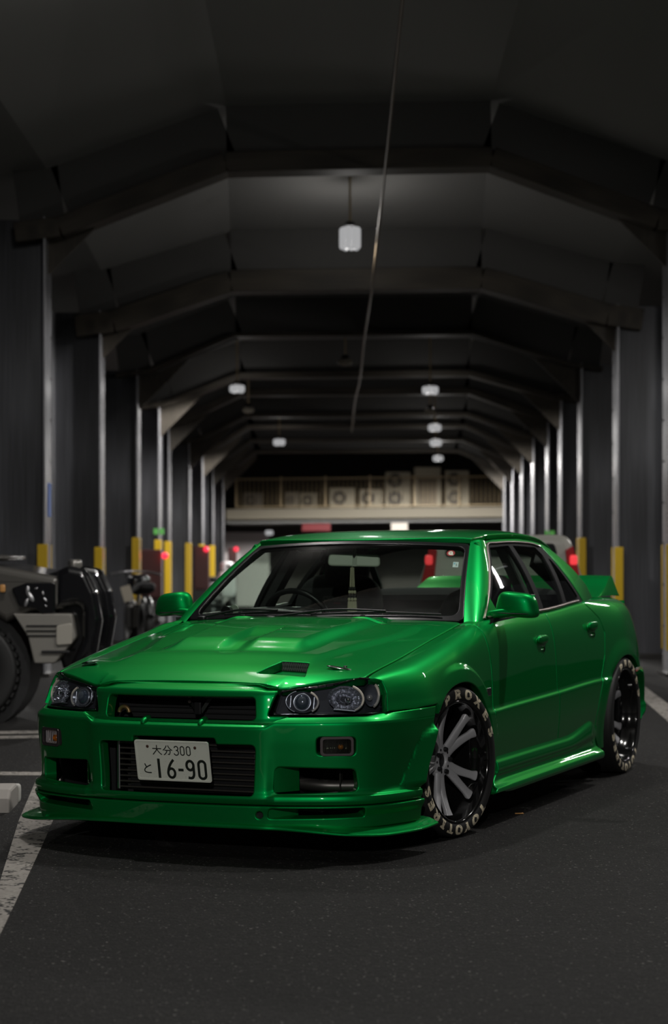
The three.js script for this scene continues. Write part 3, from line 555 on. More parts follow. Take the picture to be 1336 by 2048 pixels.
// A pillars
{
  const g = patch({ f: (t, b) => {
    const w = ws(1.004, t), q = side(lerp(-0.600, -1.140, t), lerp(0.880, 1.238, t)), o = [lerp(w[0], q[0], b), lerp(w[1], q[1], b), lerp(w[2], q[2], b)], k = 0.020 * 4 * b * (1 - b);
    return [o[0] + k * 0.65, o[1] + k * 0.4, o[2] + k * 0.62];
  }, u: [-0.03, 1.03], v: [-0.02, 1.02], nu: 60, nv: 20, face: [1, 0, 0.5] });
  bothSides('windscreen_pillar', g, M.paint);
}
// ---- roof, rear pillars' top, rear window frame, trunk, spoiler
const roofMid = pchip([-2.4, -2.25, -2.1, -1.7, -1.3, -1.1, -0.955, -0.93], [1.215, 1.262, 1.295, 1.317, 1.305, 1.286, 1.261, 1.254]);
const roofEdge = pchip([-2.4, -2.3, -2.15, -2.0, -1.7, -1.3, -1.05, -0.93], [1.118, 1.165, 1.222, 1.251, 1.266, 1.260, 1.243, 1.225]);
const roof = (a, z) => { const y = roofEdge(z), xe = side(z, y)[0] - 0.002, s = Math.sin(a * Math.PI / 2), c = Math.cos(a * Math.PI / 2); return [xe * Math.sign(s) * Math.abs(s) ** 0.86, y + (roofMid(z) - y) * (1 - Math.abs(a) ** 2.6) ** 0.72, z]; };
const roofFront = x => -0.962 - 0.075 * (x / 0.556) ** 2;
paintPart('roof', { f: roof, u: [-0.999, 0.999], v: [-2.4, -0.93], nu: 110, nv: 90, face: [0, 1, 0], r: 0.006, depth: 0.02, keep: p => Math.min(roofFront(p[0]) - p[2], p[2] + 2.17 + 0.13 * (p[0] / 0.5) ** 2, 0.560 - Math.abs(p[0])) });
const bl = (a, b) => { const k = 1 - a * a, x = a * lerp(0.635, 0.505, b); return [x, lerp(0.945 + 0.01 * k, 1.200 + 0.075 * k, b), lerp(-2.80 + 0.03 * k - 0.06 * k, -2.245 + 0.065 * k, b)]; };
const blIn = inside(outline([[-0.585, 0.04], [0.585, 0.04], [0.50, 0.56], [-0.50, 0.56]], 0.04)), blKey = (a, b) => [a * lerp(0.635, 0.545, b), b * 0.60];
part('rear_window_frame', patch({ f: bl, u: [-1, 1], v: [0, 1], nu: 70, nv: 40, face: [0, 1, -1], r: 0.004, depth: 0.02, keep: (p, a, b) => -blIn(...blKey(a, b)) }), M.frame, car);
part('rear_windscreen', patch({ f: bl, u: [-1, 1], v: [0, 1], nu: 40, nv: 20, face: [0, 1, -1], depth: 0, keep: (p, a, b) => blIn(...blKey(a, b)) + 0.003 }), M.glass, car);
const trunkEdge = pchip([-3.58, -3.3, -3.0, -2.665, -2.6], [0.515, 0.625, 0.675, 0.70, 0.703]), trunkTop = pchip([-3.58, -3.3, -3.0, -2.665, -2.6], [0.912, 0.932, 0.942, 0.947, 0.948]);
const trunk = paintPart('trunk_lid', { f: (a, z) => [a * trunkEdge(z), trunkTop(z) + 0.022 * (1 - a * a), z], u: [-1, 1], v: [-3.57, -2.72], nu: 40, nv: 30, face: [0, 1, 0] });
paintPart('tail_panel', { f: (a, b) => [a * 0.62, lerp(0.24, 0.912, b), -3.585 - 0.02 * (1 - a * a)], u: [-1, 1], v: [0, 1], nu: 20, nv: 10, face: [0, 0, -1] });
{ // tall ducktail spoiler across the trunk lid
  const sp = pchip([0, 1, 2, 3, 4, 5, 6, 7], [0, 0.02, 0.06, 0.105, 0.120, 0.112, 0.06, 0]), zz = pchip([0, 1, 2, 3, 4, 5, 6, 7], [-3.02, -3.10, -3.24, -3.36, -3.42, -3.445, -3.46, -3.475]);
  const wing = (a, k) => { const q = Math.abs(a); return [a * lerp(0.605, 0.570, sp(k) / 0.12), 0.945 + sp(k) * 1.0 - 0.006 * q ** 8, zz(k) + 0.05 * (1 - a * a) - 0.05 * q ** 4]; };
  const spoiler = paintPart('rear_spoiler', { f: wing, u: [-1, 1], v: [0, 7], nu: 60, nv: 40, face: [0, 0.3, 1] });
  bothSides('spoiler_end', patch({ f: (t, k) => { const p = wing(1, k), c = wing(1, 7); return [lerp(p[0], c[0], t) + 0.004 * t * (1 - t), lerp(p[1], 0.945, t), lerp(p[2], p[2] * 0.2 + c[2] * 0.8, t * 0)]; }, u: [0, 1], v: [0, 7], nu: 6, nv: 30, face: [1, 0, 0] }), M.paint, spoiler);
}
// ---- mirrors
for (const m of [1, -1]) {
  const g = new THREE.Group(); g.name = 'door_mirror'; car.add(g);
  const F = q => m > 0 ? q : mirror(q);
  const shell = patch({ f: (s, t) => { const pw = (x, e) => Math.sign(x) * Math.abs(x) ** e, ct = Math.cos(t), x = pw(ct, 0.45) * pw(Math.cos(s), 0.55), y = pw(Math.sin(t), 0.62), z = pw(ct, 0.45) * pw(Math.sin(s), 0.75); return [0.884 + 0.098 * x - 0.012 * y * x, 0.948 + (y > 0 ? 0.064 : 0.050) * y - 0.010 * x, -0.745 + (z > 0 ? 0.060 * (1 - 0.25 * x * x) : 0.030) * z]; }, u: [-Math.PI, Math.PI], v: [-1.5707, 1.5707], nu: 72, nv: 40, flip: true });
  part('mirror_shell', F(shell), M.paint, g);
  part('mirror_seam', F(tube([[0.795, 0.920, -0.690], [0.86, 0.916, -0.686], [0.93, 0.914, -0.690], [0.978, 0.914, -0.72]], 0.0022, 6, 30)), M.black, g);
  part('mirror_arm', F(pebble(0.075, 0.022, 0.035, 0.6, 0.6).rotateZ(0.12).translate(0.822, 0.917, -0.722)), M.paint, g);
  const sail = (a, b) => { const z = lerp(-0.605, -0.735, a), y0 = 0.893, y1 = lerp(0.893, 1.035, 1 - a * 0.95) * 1, p = side(z, lerp(y0, Math.min(y1, 0.893 + (-z - 0.605) * 1.0 + 0.02), b)); return [p[0] + 0.006, p[1], p[2]]; };
  part('mirror_sail', F(patch({ f: (a, b) => { const z = lerp(-0.602, -0.80, a * (1 - b) + b * 0.78), y = lerp(0.893, 1.006, b), p = side(z, y); return [p[0] + 0.005, p[1], p[2]]; }, u: [0, 1], v: [0, 1], nu: 14, nv: 12, face: [1, 0, 0] })), M.paint, g);
  part('mirror_glass', F(box(0.15, 0.085, 0.004, 0.884, 0.958, -0.772, 0.0015)), M.chrome, g);
}
// ---- door handles, emblem, side repeaters
for (const [doors, z, y] of [[frontDoors, -1.215, 0.763], [rearDoors, -2.085, 0.799]]) doors.forEach((d, i) => {
  const m = i ? -1 : 1, F = q => m > 0 ? q : mirror(q), x = 0.850;
  const h = part('door_handle', F(pebble(0.014, 0.022, 0.072, 0.7, 0.8).translate(x + 0.004, y + 0.014, z)), M.paint, d);
  part('handle_cup', F(pebble(0.007, 0.026, 0.080, 0.8, 0.8).translate(x - 0.004, y + 0.004, z)), M.paint, h);
  part('door_lock', F(cyl(0.012, 0.010, 20).rotateZ(Math.PI / 2).translate(x + 0.002, y - 0.034, z - 0.015)), M.chrome, h);
});
{ let t = 5; while (flank(-0.36, t)[1] > 0.583) t += 0.02; bothSides('fender_emblem', box(0.008, 0.036, 0.052, flank(-0.36, t)[0] + 0.010, 0.583, -0.36, 0.003), M.chrome, car, 'small square chrome emblem'); }
// ---- wheels: deep black rims with five split silver spokes, raised cream lettering on the tyres
const letters = canvasTexture(1024, 1024, (c, w) => {
  c.fillStyle = '#1d1d1d'; c.fillRect(0, 0, w, w); c.translate(w / 2, w / 2);
  let k = 3; const rr = () => { k = (k * 16807) % 2147483647; return k / 2147483647; };
  const arc = (word, a0, a1, size) => [...word].forEach((ch, i) => {
    c.save(); c.rotate(lerp(a0, a1, i / (word.length - 1)) * Math.PI / 180); c.translate(0, -w / 2 * 0.892); c.scale(1.62, 1);
    c.font = 'bold ' + size + 'px sans-serif'; c.textAlign = 'center'; c.textBaseline = 'middle'; c.fillStyle = '#d8cdb2'; c.strokeStyle = '#d8cdb2'; c.lineWidth = 5; c.strokeText(ch, 0, 0); c.fillText(ch, 0, 0);
    c.fillStyle = 'rgba(40,38,34,0.75)'; for (let q = 0; q < 7; q++) c.fillRect((rr() - 0.5) * 46, (rr() - 0.5) * 56, 2 + rr() * 5, 2 + rr() * 9);
    c.restore();
  });
  arc('PROXES', -22, 68, 84); arc('TOYO', 140, 184, 84); arc('TIRES', 198, 250, 84);
});
const tyreSide = new THREE.MeshPhysicalMaterial({ map: letters, roughness: 0.6 });
const R = 0.318;
function lathe(pts, n = 96) { return new THREE.LatheGeometry(pts.map(p => new THREE.Vector2(p[0], p[1])), n).rotateZ(-Math.PI / 2); }
const splay = pchip([0.05, 0.09, 0.13, 0.18, 0.23], [0.009, 0.0125, 0.0205, 0.033, 0.0475]);
function makeWheel() {
  const w = new THREE.Group(); w.name = 'wheel';
  part('tyre', lathe([[0.236, -0.245], [0.268, -0.252], [0.300, -0.246], [0.314, -0.228], [0.318, -0.20], [0.318, -0.05], [0.3165, -0.022], [0.312, -0.008], [0.3045, 0]]), M.rubber, w);
  for (const x of [-0.07, -0.12, -0.17]) part('tread_groove', lathe([[0.3183, x - 0.004], [0.3186, x], [0.3183, x + 0.004]]), M.black, w);
  const s = lathe([[0.3045, 0], [0.296, 0.0035], [0.280, 0.005], [0.265, 0.002], [0.255, -0.006]]), p = s.attributes.position, uv = s.attributes.uv;
  for (let i = 0; i < p.count; i++) uv.setXY(i, 0.5 - p.getZ(i) / (2 * R), 0.5 + p.getY(i) / (2 * R));
  part('tyre_sidewall', s, tyreSide, w, 'tyre sidewall with cream lettering');
  part('rim', lathe([[0.256, -0.010], [0.2575, -0.002], [0.2535, 0.001], [0.248, -0.003], [0.2445, -0.012], [0.242, -0.035], [0.236, -0.060], [0.226, -0.072], [0.222, -0.10], [0.221, -0.22], [0.236, -0.235]]), M.rim, w);
  for (let k = 0; k < 5; k++) for (const q of [-1, 1]) {
    const a0 = (39 - 72 * k) * Math.PI / 180, path = t => { const r = lerp(0.050, 0.2265, t), a = a0 + q * splay(r) / r; return [-0.092 + 0.020 * t + 0.026 * t * t, r * Math.sin(a), -r * Math.cos(a), a]; };
    part('spoke', patch({ f: (t, b) => {
      const c = path(t), pw = (x, e) => Math.sign(x) * Math.abs(x) ** e, wd = lerp(0.0225, 0.0175, sst(0, 0.8, t)) * (1 + 0.25 * sst(0.85, 1, t)), ht = lerp(0.013, 0.020, t), u = pw(Math.cos(b), 0.7) * wd, h = pw(Math.sin(b), 0.8);
      return [c[0] + (h > 0 ? h * 0.009 : h * ht), c[1] + u * Math.cos(c[3]), c[2] + u * Math.sin(c[3])];
    }, u: [0, 1], v: [0, Math.PI * 2], nu: 28, nv: 22, flip: false }), M.wheel, w);
  }
  part('hub', lathe([[0.030, -0.105], [0.030, -0.088], [0.034, -0.082], [0.062, -0.083], [0.068, -0.088], [0.070, -0.11]], 48), M.wheel, w);
  part('hub_bore', new THREE.CircleGeometry(0.0305, 32).rotateY(Math.PI / 2).translate(-0.094, 0, 0), M.black, w);
  for (let k = 0; k < 5; k++) {
    const a = (3 + 72 * k) * Math.PI / 180, y = 0.049 * Math.sin(a), z = -0.049 * Math.cos(a), b = a + 36 * Math.PI / 180;
    part('lug_nut', merged([cyl(0.0105, 0.012, 6).rotateZ(Math.PI / 2).translate(-0.080, y, z), cyl(0.0075, 0.006, 16).rotateZ(Math.PI / 2).translate(-0.071, y, z)]), M.satin, w);
    part('hub_hole', new THREE.CircleGeometry(0.006, 14).rotateY(Math.PI / 2).translate(-0.0822, 0.049 * Math.sin(b), -0.049 * Math.cos(b)), M.black, w);
  }
  part('brake_disc', lathe([[0.05, -0.17], [0.155, -0.17], [0.16, -0.175], [0.16, -0.195], [0.05, -0.195]], 48), M.iron, w);
  part('brake_caliper', box(0.06, 0.14, 0.07, -0.175, 0.03, 0.135, 0.012), M.satin, w);
  return w;
}
const wheel = makeWheel();
[[0.868, 0, -0.175, 0], [0.872, -2.665, 0, 0], [-0.868, 0, Math.PI - 0.175, 1], [-0.872, -2.665, Math.PI, 1]].forEach(([x, z, a], i) => {
  const w = i ? wheel.clone() : wheel; w.position.set(x, 0.318, z); w.rotation.y = a; car.add(w);
  if (i % 2) for (const o of w.children) if (/spoke|hub|lug/.test(o.name)) o.position.x -= 0.045;      // the rear rims are deeper
});

// ---- number plate
{
  const tex = canvasTexture(1024, 512, (c, w, h) => {
    c.fillStyle = '#d9ddd0'; c.fillRect(0, 0, w, h);
    let k = 11; const rr = () => { k = (k * 16807) % 2147483647; return k / 2147483647; };
    for (let i = 0; i < 240; i++) { c.fillStyle = `rgba(70,66,55,${0.05 + 0.10 * rr()})`; c.beginPath(); c.ellipse(rr() * w, h * (rr() < 0.5 ? 1 - 0.2 * rr() ** 2 : rr()), 2 + rr() * 9, 1 + rr() * 4, 0, 0, 7); c.fill(); }
    c.strokeStyle = 'rgba(90,92,82,0.6)'; c.lineWidth = 4; c.strokeRect(16, 16, w - 32, h - 32);
    c.strokeStyle = '#1a211c'; c.lineCap = 'round'; c.lineJoin = 'round';
    const strokes = (lw, list) => { c.lineWidth = lw; for (const s of list) { c.beginPath(); c.moveTo(s[0], s[1]); for (let i = 2; i < s.length; i += 4) i + 3 < s.length ? c.quadraticCurveTo(s[i], s[i + 1], s[i + 2], s[i + 3]) : c.lineTo(s[i], s[i + 1]); c.stroke(); } };
    // the two place-name characters
    strokes(13, [[248, 106, 362, 106], [305, 66, 305, 100, 296, 128, 250, 178], [308, 112, 322, 150, 366, 178]]);
    strokes(13, [[438, 68, 424, 100, 392, 122], [462, 66, 474, 100, 512, 122], [416, 124, 488, 124], [488, 124, 486, 168, 470, 176, 470, 176, 458, 172], [444, 126, 436, 162, 402, 180]]);
    // class number 300
    const oval = (lw, x, y, a, b) => { c.lineWidth = lw; c.beginPath(); c.roundRect(x - a, y - b, 2 * a, 2 * b, a * 0.98); c.stroke(); };
    c.lineWidth = 14; c.beginPath(); c.arc(572, 96, 26, -2.7, 1.45); c.stroke(); c.beginPath(); c.arc(570, 150, 31, -1.5, 2.7); c.stroke();
    oval(14, 655, 124, 25, 54); oval(14, 738, 124, 25, 54);
    // kana
    strokes(15, [[118, 306, 128, 334, 142, 346], [196, 318, 110, 350, 108, 384, 106, 418, 196, 414]]);
    // 16-90
    c.lineCap = 'butt';
    strokes(36, [[312, 232, 312, 478]]);
    c.lineWidth = 33; c.beginPath(); c.ellipse(480, 410, 47, 57, 0, 0, 7); c.stroke(); c.beginPath(); c.moveTo(520, 240); c.quadraticCurveTo(448, 310, 434, 400); c.stroke();
    strokes(34, [[576, 366, 648, 366]]);
    c.beginPath(); c.ellipse(742, 306, 47, 57, 0, 0, 7); c.stroke(); c.beginPath(); c.moveTo(788, 306); c.lineTo(788, 400); c.quadraticCurveTo(784, 466, 738, 464); c.lineTo(706, 460); c.stroke();
    oval(34, 905, 356, 46, 110);
  });
  const pl = new THREE.Group(); pl.name = 'number_plate'; pl.position.set(0.010, 0.380, 0.936); pl.rotation.x = 0.19; car.add(pl);
  tag(pl, 'white number plate');
  const o = outline([[-0.165, -0.0825], [0.165, -0.0825], [0.165, 0.0825], [-0.165, 0.0825]], 0.012), inner = outline([[-0.1565, -0.074], [0.1565, -0.074], [0.1565, 0.074], [-0.1565, 0.074]], 0.008);
  const sh = new THREE.Shape(o.map(p => new THREE.Vector2(...p))); sh.holes.push(new THREE.Path(inner.map(p => new THREE.Vector2(...p))));
  part('plate_rim', new THREE.ExtrudeGeometry(sh, { depth: 0.001, bevelEnabled: true, bevelSize: 0.0012, bevelThickness: 0.0016, bevelOffset: -0.0012, bevelSegments: 3 }), std(0.68, 0.71, 0.62, 0.4), pl);
  const face = new THREE.ShapeGeometry(new THREE.Shape(o.map(p => new THREE.Vector2(...p)))), uv = face.attributes.uv, q = face.attributes.position;
  for (let i = 0; i < q.count; i++) uv.setXY(i, q.getX(i) / 0.33 + 0.5, q.getY(i) / 0.165 + 0.5);
  part('plate_face', face.translate(0, 0, 0.0006), new THREE.MeshPhysicalMaterial({ map: tex, roughness: 0.45 }), pl);
  part('plate_back', extrude(o, 0.003).translate(0, 0, -0.0034), M.steel, pl);
  for (const x of [-0.107, 0.104]) part('plate_screw', pebble(0.006, 0.006, 0.003, 0.9, 0.9, 18, 10).translate(x, 0.057, 0.002), std(0.09, 0.045, 0.03, 0.6, 0.5), pl);
}
// ---- cabin
{
  const dash = part('dashboard', patch({ f: (a, b) => { const x = 0.70 * a; return [x, 0.868 - 0.02 * b + 0.014 * sst(0.15, 0.5, b) * sst(0.75, 0.4, Math.abs(x + 0.35) / 0.35) - 0.25 * sst(0.75, 1, b), lerp(-0.47 + 0.09 * (1 - a * a) - 0.03, -0.98, sst(0, 1, b))]; }, u: [-1, 1], v: [0, 1], nu: 60, nv: 24, face: [0, 1, 0] }), M.black, car);
  part('meter_hood', pebble(0.20, 0.045, 0.13, 0.6, 0.7).translate(-0.36, 0.895, -0.86), M.satin, dash);
  part('dash_meter', cyl(0.026, 0.06, 24).rotateX(Math.PI / 2).translate(-0.545, 0.922, -0.66), M.satin, dash);
  part('meter_face', cyl(0.024, 0.004, 24).rotateX(Math.PI / 2).translate(-0.515, 0.930, -0.66).rotateY(0), std(0.35, 0.40, 0.33, 0.4), dash);
  const sw = new THREE.Group(); sw.name = 'steering_wheel'; sw.position.set(-0.36, 0.855, -1.06); sw.rotation.x = 0.42; car.add(sw);
  part('wheel_ring', new THREE.TorusGeometry(0.175, 0.014, 12, 60), M.satin, sw);
  for (const a of [0.15, Math.PI - 0.15, -Math.PI / 2]) part('wheel_spoke', bar([0, 0, 0.015], [0.17 * Math.cos(a), 0.17 * Math.sin(a), 0], 0.03, 0.012, 0.004), M.satin, sw);
  part('horn_pad', pebble(0.06, 0.055, 0.025).translate(0, 0, 0.015), M.black, sw);
  const sticker = canvasTexture(256, 128, (c, w, h) => { c.fillStyle = '#1b1b1b'; c.fillRect(0, 0, w, h); c.font = 'bold 66px sans-serif'; c.lineWidth = 3; c.strokeStyle = '#4b4b4b'; c.textAlign = 'center'; c.strokeText('CHARGE', w / 2, 74, 240); c.fillStyle = '#5a1a20'; c.font = 'bold 24px sans-serif'; c.fillText('SPEED', w * 0.62, 108); });
  for (const [x, h, tall] of [[-0.45, 1, 1], [0.36, 0.90, 0]]) {
    const s = new THREE.Group(); s.name = 'seat'; s.position.set(x, 0, -1.42); car.add(s);
    part('seat_cushion', pebble(0.25, 0.10, 0.27, 0.5, 0.5).translate(0, 0.42, 0.05), M.seat, s);
    part('backrest', pebble(0.25, 0.36, 0.075, 0.5, 0.55).rotateX(-0.30).translate(0, 0.74 * h, -0.30), M.seat, s);
    part('headrest', pebble(0.125, tall ? 0.15 : 0.09, 0.05, 0.45, 0.6).rotateX(-0.2).translate(tall * 0.02, (tall ? 1.10 : 1.10) * h, -0.42), M.seat, s);
    if (tall) part('seat_print', new THREE.PlaneGeometry(0.15, 0.066).rotateX(-0.28).translate(0.005, 0.955, -0.285), new THREE.MeshStandardMaterial({ map: sticker, roughness: 0.9 }), s, 'dark grey printed lettering');
  }
  part('rear_seat_back', pebble(0.64, 0.32, 0.09, 0.3, 0.3).rotateX(-0.35).translate(0, 0.69, -2.42), M.seat, car); part('rear_seat_cushion', pebble(0.64, 0.10, 0.28, 0.3, 0.3).translate(0, 0.40, -2.15), M.seat, car);
  part('parcel_shelf', box(1.20, 0.03, 0.40, 0, 0.955, -2.58), M.black, car);
  part('headliner', patch({ f: (a, b) => [a * 0.50, 1.235 + 0.04 * (1 - a * a) - 0.02 * (2 * b - 1) ** 2, lerp(-1.06, -2.16, b)], u: [-1, 1], v: [0, 1], nu: 20, nv: 16, face: [0, -1, 0] }), std(0.02, 0.02, 0.02, 0.9), car);
  bothSides('door_lining', patch({ f: (z, y) => [0.80 - 0.03 * sst(0.85, 0.6, y), y, z], u: [-2.2, -0.6], v: [0.3, 0.895], nu: 10, nv: 6, face: [-1, 0, 0] }), M.black);
  bothSides('pillar_lining', bar([0.725, 0.90, -1.435], [0.560, 1.215, -1.49], 0.04, 0.08), M.black); bothSides('pillar_lining', bar([0.70, 0.95, -2.32], [0.51, 1.18, -2.16], 0.03, 0.20), M.black);
  // rear-view mirror
  const rm = new THREE.Group(); rm.name = 'rear_view_mirror'; rm.position.set(-0.072, 1.161, -1.10); rm.rotation.set(-0.1, 0.30, 0); car.add(rm);
  part('mirror_back', extrude(outline([[-0.125, 0.030], [0.125, 0.030], [0.131, -0.030], [-0.131, -0.030]], 0.022), 0.026, 0.008, 3), std(0.70, 0.76, 0.63, 0.4), rm);
  part('mirror_stem', tube([[0, 0.01, 0.02], [0.002, 0.05, 0.035], [0.005, 0.085, 0.05]], 0.008, 10, 16), M.satin, rm);
  part('mirror_band', box(0.022, 0.061, 0.004, 0.004, 0, 0.026, 0.001), std(0.45, 0.50, 0.40, 0.4), rm);
  // windscreen stickers
  const seal1 = canvasTexture(256, 160, (c, w, h) => { c.fillStyle = '#a3101f'; c.fillRect(0, 0, w, h); c.fillStyle = '#e9e6df'; c.beginPath(); c.ellipse(124, 78, 70, 52, 0, 0, 7); c.fill(); c.fillRect(150, 104, 62, 28); c.fillStyle = '#a3101f'; c.font = 'bold 62px sans-serif'; c.textAlign = 'center'; c.fillText('32', 118, 92); c.fillStyle = '#333'; c.font = 'bold 20px sans-serif'; c.fillText('10', 180, 126); });
  const lay = (a, b, w, h, m, oval, nm, lab) => { const f = (u, v) => { const p = ws(a + u * w / 1.2, b + v * h / 0.61); return [p[0], p[1] - 0.008, p[2] - 0.006]; }, k = oval ? inside(Array.from({ length: 40 }, (_, i) => [0.5 * Math.cos(i / 40 * 6.2832), 0.5 * Math.sin(i / 40 * 6.2832)])) : null; part(nm, patch({ f, u: [-0.5, 0.5], v: [-0.5, 0.5], nu: 24, nv: 16, face: [0, 1, 1], depth: 0, r: 0.0005, keep: k ? (p, u, v) => k(u, v) * Math.min(w, h) : null, uv: (u, v) => [u + 0.5, v + 0.5] }), m, windscreen, lab); };
  lay(0.852, 0.86, 0.080, 0.052, new THREE.MeshStandardMaterial({ map: seal1, roughness: 0.5 }), true, 'round_sticker', 'red oval sticker with white middle');
  lay(0.905, 0.70, 0.050, 0.045, new THREE.MeshStandardMaterial({ map: canvasTexture(128, 96, (c, w, h) => { c.fillStyle = '#b9c4c6'; c.fillRect(0, 0, w, h); c.fillStyle = '#20262a'; c.font = 'bold 60px sans-serif'; c.fillText('5', 66, 74); c.fillStyle = '#6fa3b8'; c.fillRect(14, 16, 40, 30); }), roughness: 0.5 }), false, 'square_sticker', 'small pale square sticker');
}
{ // beaded charm hanging from the rear-view mirror
  const at = car.localToWorld.bind(car); car.updateMatrixWorld(true);
  const p = at(new THREE.Vector3(-0.068, 1.128, -1.062));
  const ch = thing('hanging_charm', 'cream bead and tassel charm hanging from the rear-view mirror', 'charm', [p.x, p.y - 0.20, p.z]);
  const cord = std(0.55, 0.52, 0.36, 0.7), dark = std(0.02, 0.02, 0.02, 0.7);
  part('cord', merged([rod([-0.006, 0.20, 0], [-0.009, 0.10, 0], 0.004), rod([0.006, 0.20, 0], [0.009, 0.10, 0], 0.004), rod([0, 0.205, 0], [0, 0.10, 0], 0.003)]), cord, ch);
  for (let r = 0; r < 4; r++) for (const x of [-0.011, 0, 0.011]) part('bead', pebble(0.0075, 0.0085, 0.0075, 0.8, 0.8, 14, 10).translate(x * (1 + 0.12 * r), 0.098 - r * 0.018, 0), r % 2 ? cord : dark, ch);
  for (const x of [-0.016, -0.005, 0.005, 0.016]) part('tassel', merged([cyl(0.006, 0.05, 10, 0.009).translate(x, 0.010, 0)]), cord, ch);
}
// ================================================================ the hall
const G = {
  asphalt: null,
  column: std(0.13, 0.133, 0.146, 0.40, 0.15), flange: std(0.64, 0.645, 0.67, 0.27, 0.35), beam: std(0.085, 0.07, 0.05, 0.65), web: std(0.09, 0.088, 0.085, 0.85), roofdeck: std(0.22, 0.217, 0.21, 0.85),  // flange kept paler than column: lamp sheen put into its colour
  yellow: std(0.62, 0.40, 0.010, 0.42), white: std(0.50, 0.49, 0.46, 0.8), concrete: std(0.30, 0.28, 0.26, 0.9), red: std(0.040, 0.006, 0.007, 0.5), cream: std(0.42, 0.38, 0.29, 0.6), rail: std(0.34, 0.26, 0.15, 0.5, 0.2),
};
{ // asphalt: fine dark aggregate with scattered pale stones
  const n = 1024, coarse = tileNoise(n, 9), mid = tileNoise(n, 60), fine = tileNoise(n, 480), grit = new Float32Array(n * n), tone = new Float32Array(n * n);
  for (let k = 0; k < 36000; k++) {
    const x = Math.floor(rnd() * n), y = Math.floor(rnd() * n), r = 0.8 + rnd() * 1.7, h = rnd(), bright = rnd() < 0.05 ? 0.7 + rnd() * 2.2 : rnd() * 0.4;
    for (let j = -3; j <= 3; j++) for (let i = -3; i <= 3; i++) { const d = Math.hypot(i, j) / r; if (d < 1) { const q = ((y + j + n) % n) * n + (x + i + n) % n; grit[q] = Math.max(grit[q], h * (1 - d * d)); tone[q] = bright; } }
  }
  const col = noiseTexture(n, (x, y) => { const q = y * n + x, v = 0.001 + 0.003 * coarse(x, y) + 0.004 * mid(x, y) + 0.011 * fine(x, y) + 0.075 * tone[q], e = 255 * (v < 0.0031 ? v * 12.92 : 1.055 * v ** (1 / 2.4) - 0.055); return [e * 1.01, e * 0.985, e * 0.965]; }, { srgb: true });
  const bump = noiseTexture(n, (x, y) => { const e = 255 * clamp(0.25 * fine(x, y) + 0.15 * mid(x, y) + 0.6 * grit[y * n + x]); return [e, e, e]; });
  G.asphalt = new THREE.MeshPhysicalMaterial({ color: new THREE.Color().setRGB(0.8, 0.8, 0.8), map: col, bumpMap: bump, bumpScale: 0.006, roughness: 0.78, specularIntensity: 0.3 });
  const g = new THREE.BoxGeometry(46, 0.3, 84), uv = g.attributes.uv, p = g.attributes.position; g.translate(0, -0.15, -26);
  for (let i = 0; i < p.count; i++) uv.setXY(i, p.getX(i) / 1.7, p.getZ(i) / 1.7);
  struct('floor', g, G.asphalt);
}
{ // worn road paint, 2 mm proud of the asphalt
  const n = 512, a = tileNoise(n, 24), b = tileNoise(n, 90), worn = noiseTexture(n, (x, y) => { const w = sst(0.62, 0.72, 0.55 * a(x, y) + 0.45 * b(x, y)), v = lerp(150, 48, w) - 26 * b(x, y); return [v, v * 0.965, v * 0.92]; }, { srgb: true });
  const m = new THREE.MeshStandardMaterial({ map: worn, roughness: 0.85 });
  const line = (pts) => {
    const g = extrude(pts, 0.003, 0).rotateX(-Math.PI / 2), p = g.attributes.position, uv = g.attributes.uv;
    for (let i = 0; i < p.count; i++) uv.setXY(i, p.getX(i) / 0.8, p.getZ(i) / 0.8);
    struct('road_marking', g, m);
  };
  // corner points as [x, distance ahead]
  line([[-0.86, 4.0], [-1.02, 5.75], [-1.19, 7.81], [-1.40, 10.2], [-1.585, 10.2], [-1.41, 8.56], [-1.20, 6.85], [-1.03, 4.0]]);
  line([[-4.2, 12.42], [-0.9, 13.12], [-0.9, 13.32], [-4.2, 12.62]].map(p => [p[0], p[1] - 0.02]));
  line([[-4.2, 12.07], [-0.9, 12.77], [-0.9, 12.95], [-4.2, 12.25]].map(p => [p[0], p[1] - 0.02]));
  line([[-3.2, 10.42], [-1.0, 10.30], [-1.0, 10.46], [-3.2, 10.58]]);
  line([[2.22, 12.0], [2.41, 13.8], [2.60, 16.2], [2.90, 19.5], [3.10, 19.5], [2.89, 17.97], [2.71, 15.5], [2.45, 12.0]]);
}
// ---- lamps: a cluster of frosted tubes under a cap; the lit ones carry a light of their own
const GLOW = new THREE.MeshStandardMaterial({ color: 0x111111, emissive: new THREE.Color().setRGB(0.36, 0.36, 0.365), emissiveIntensity: 1, roughness: 0.6 });
const DEAD = std(0.20, 0.18, 0.14, 0.4);
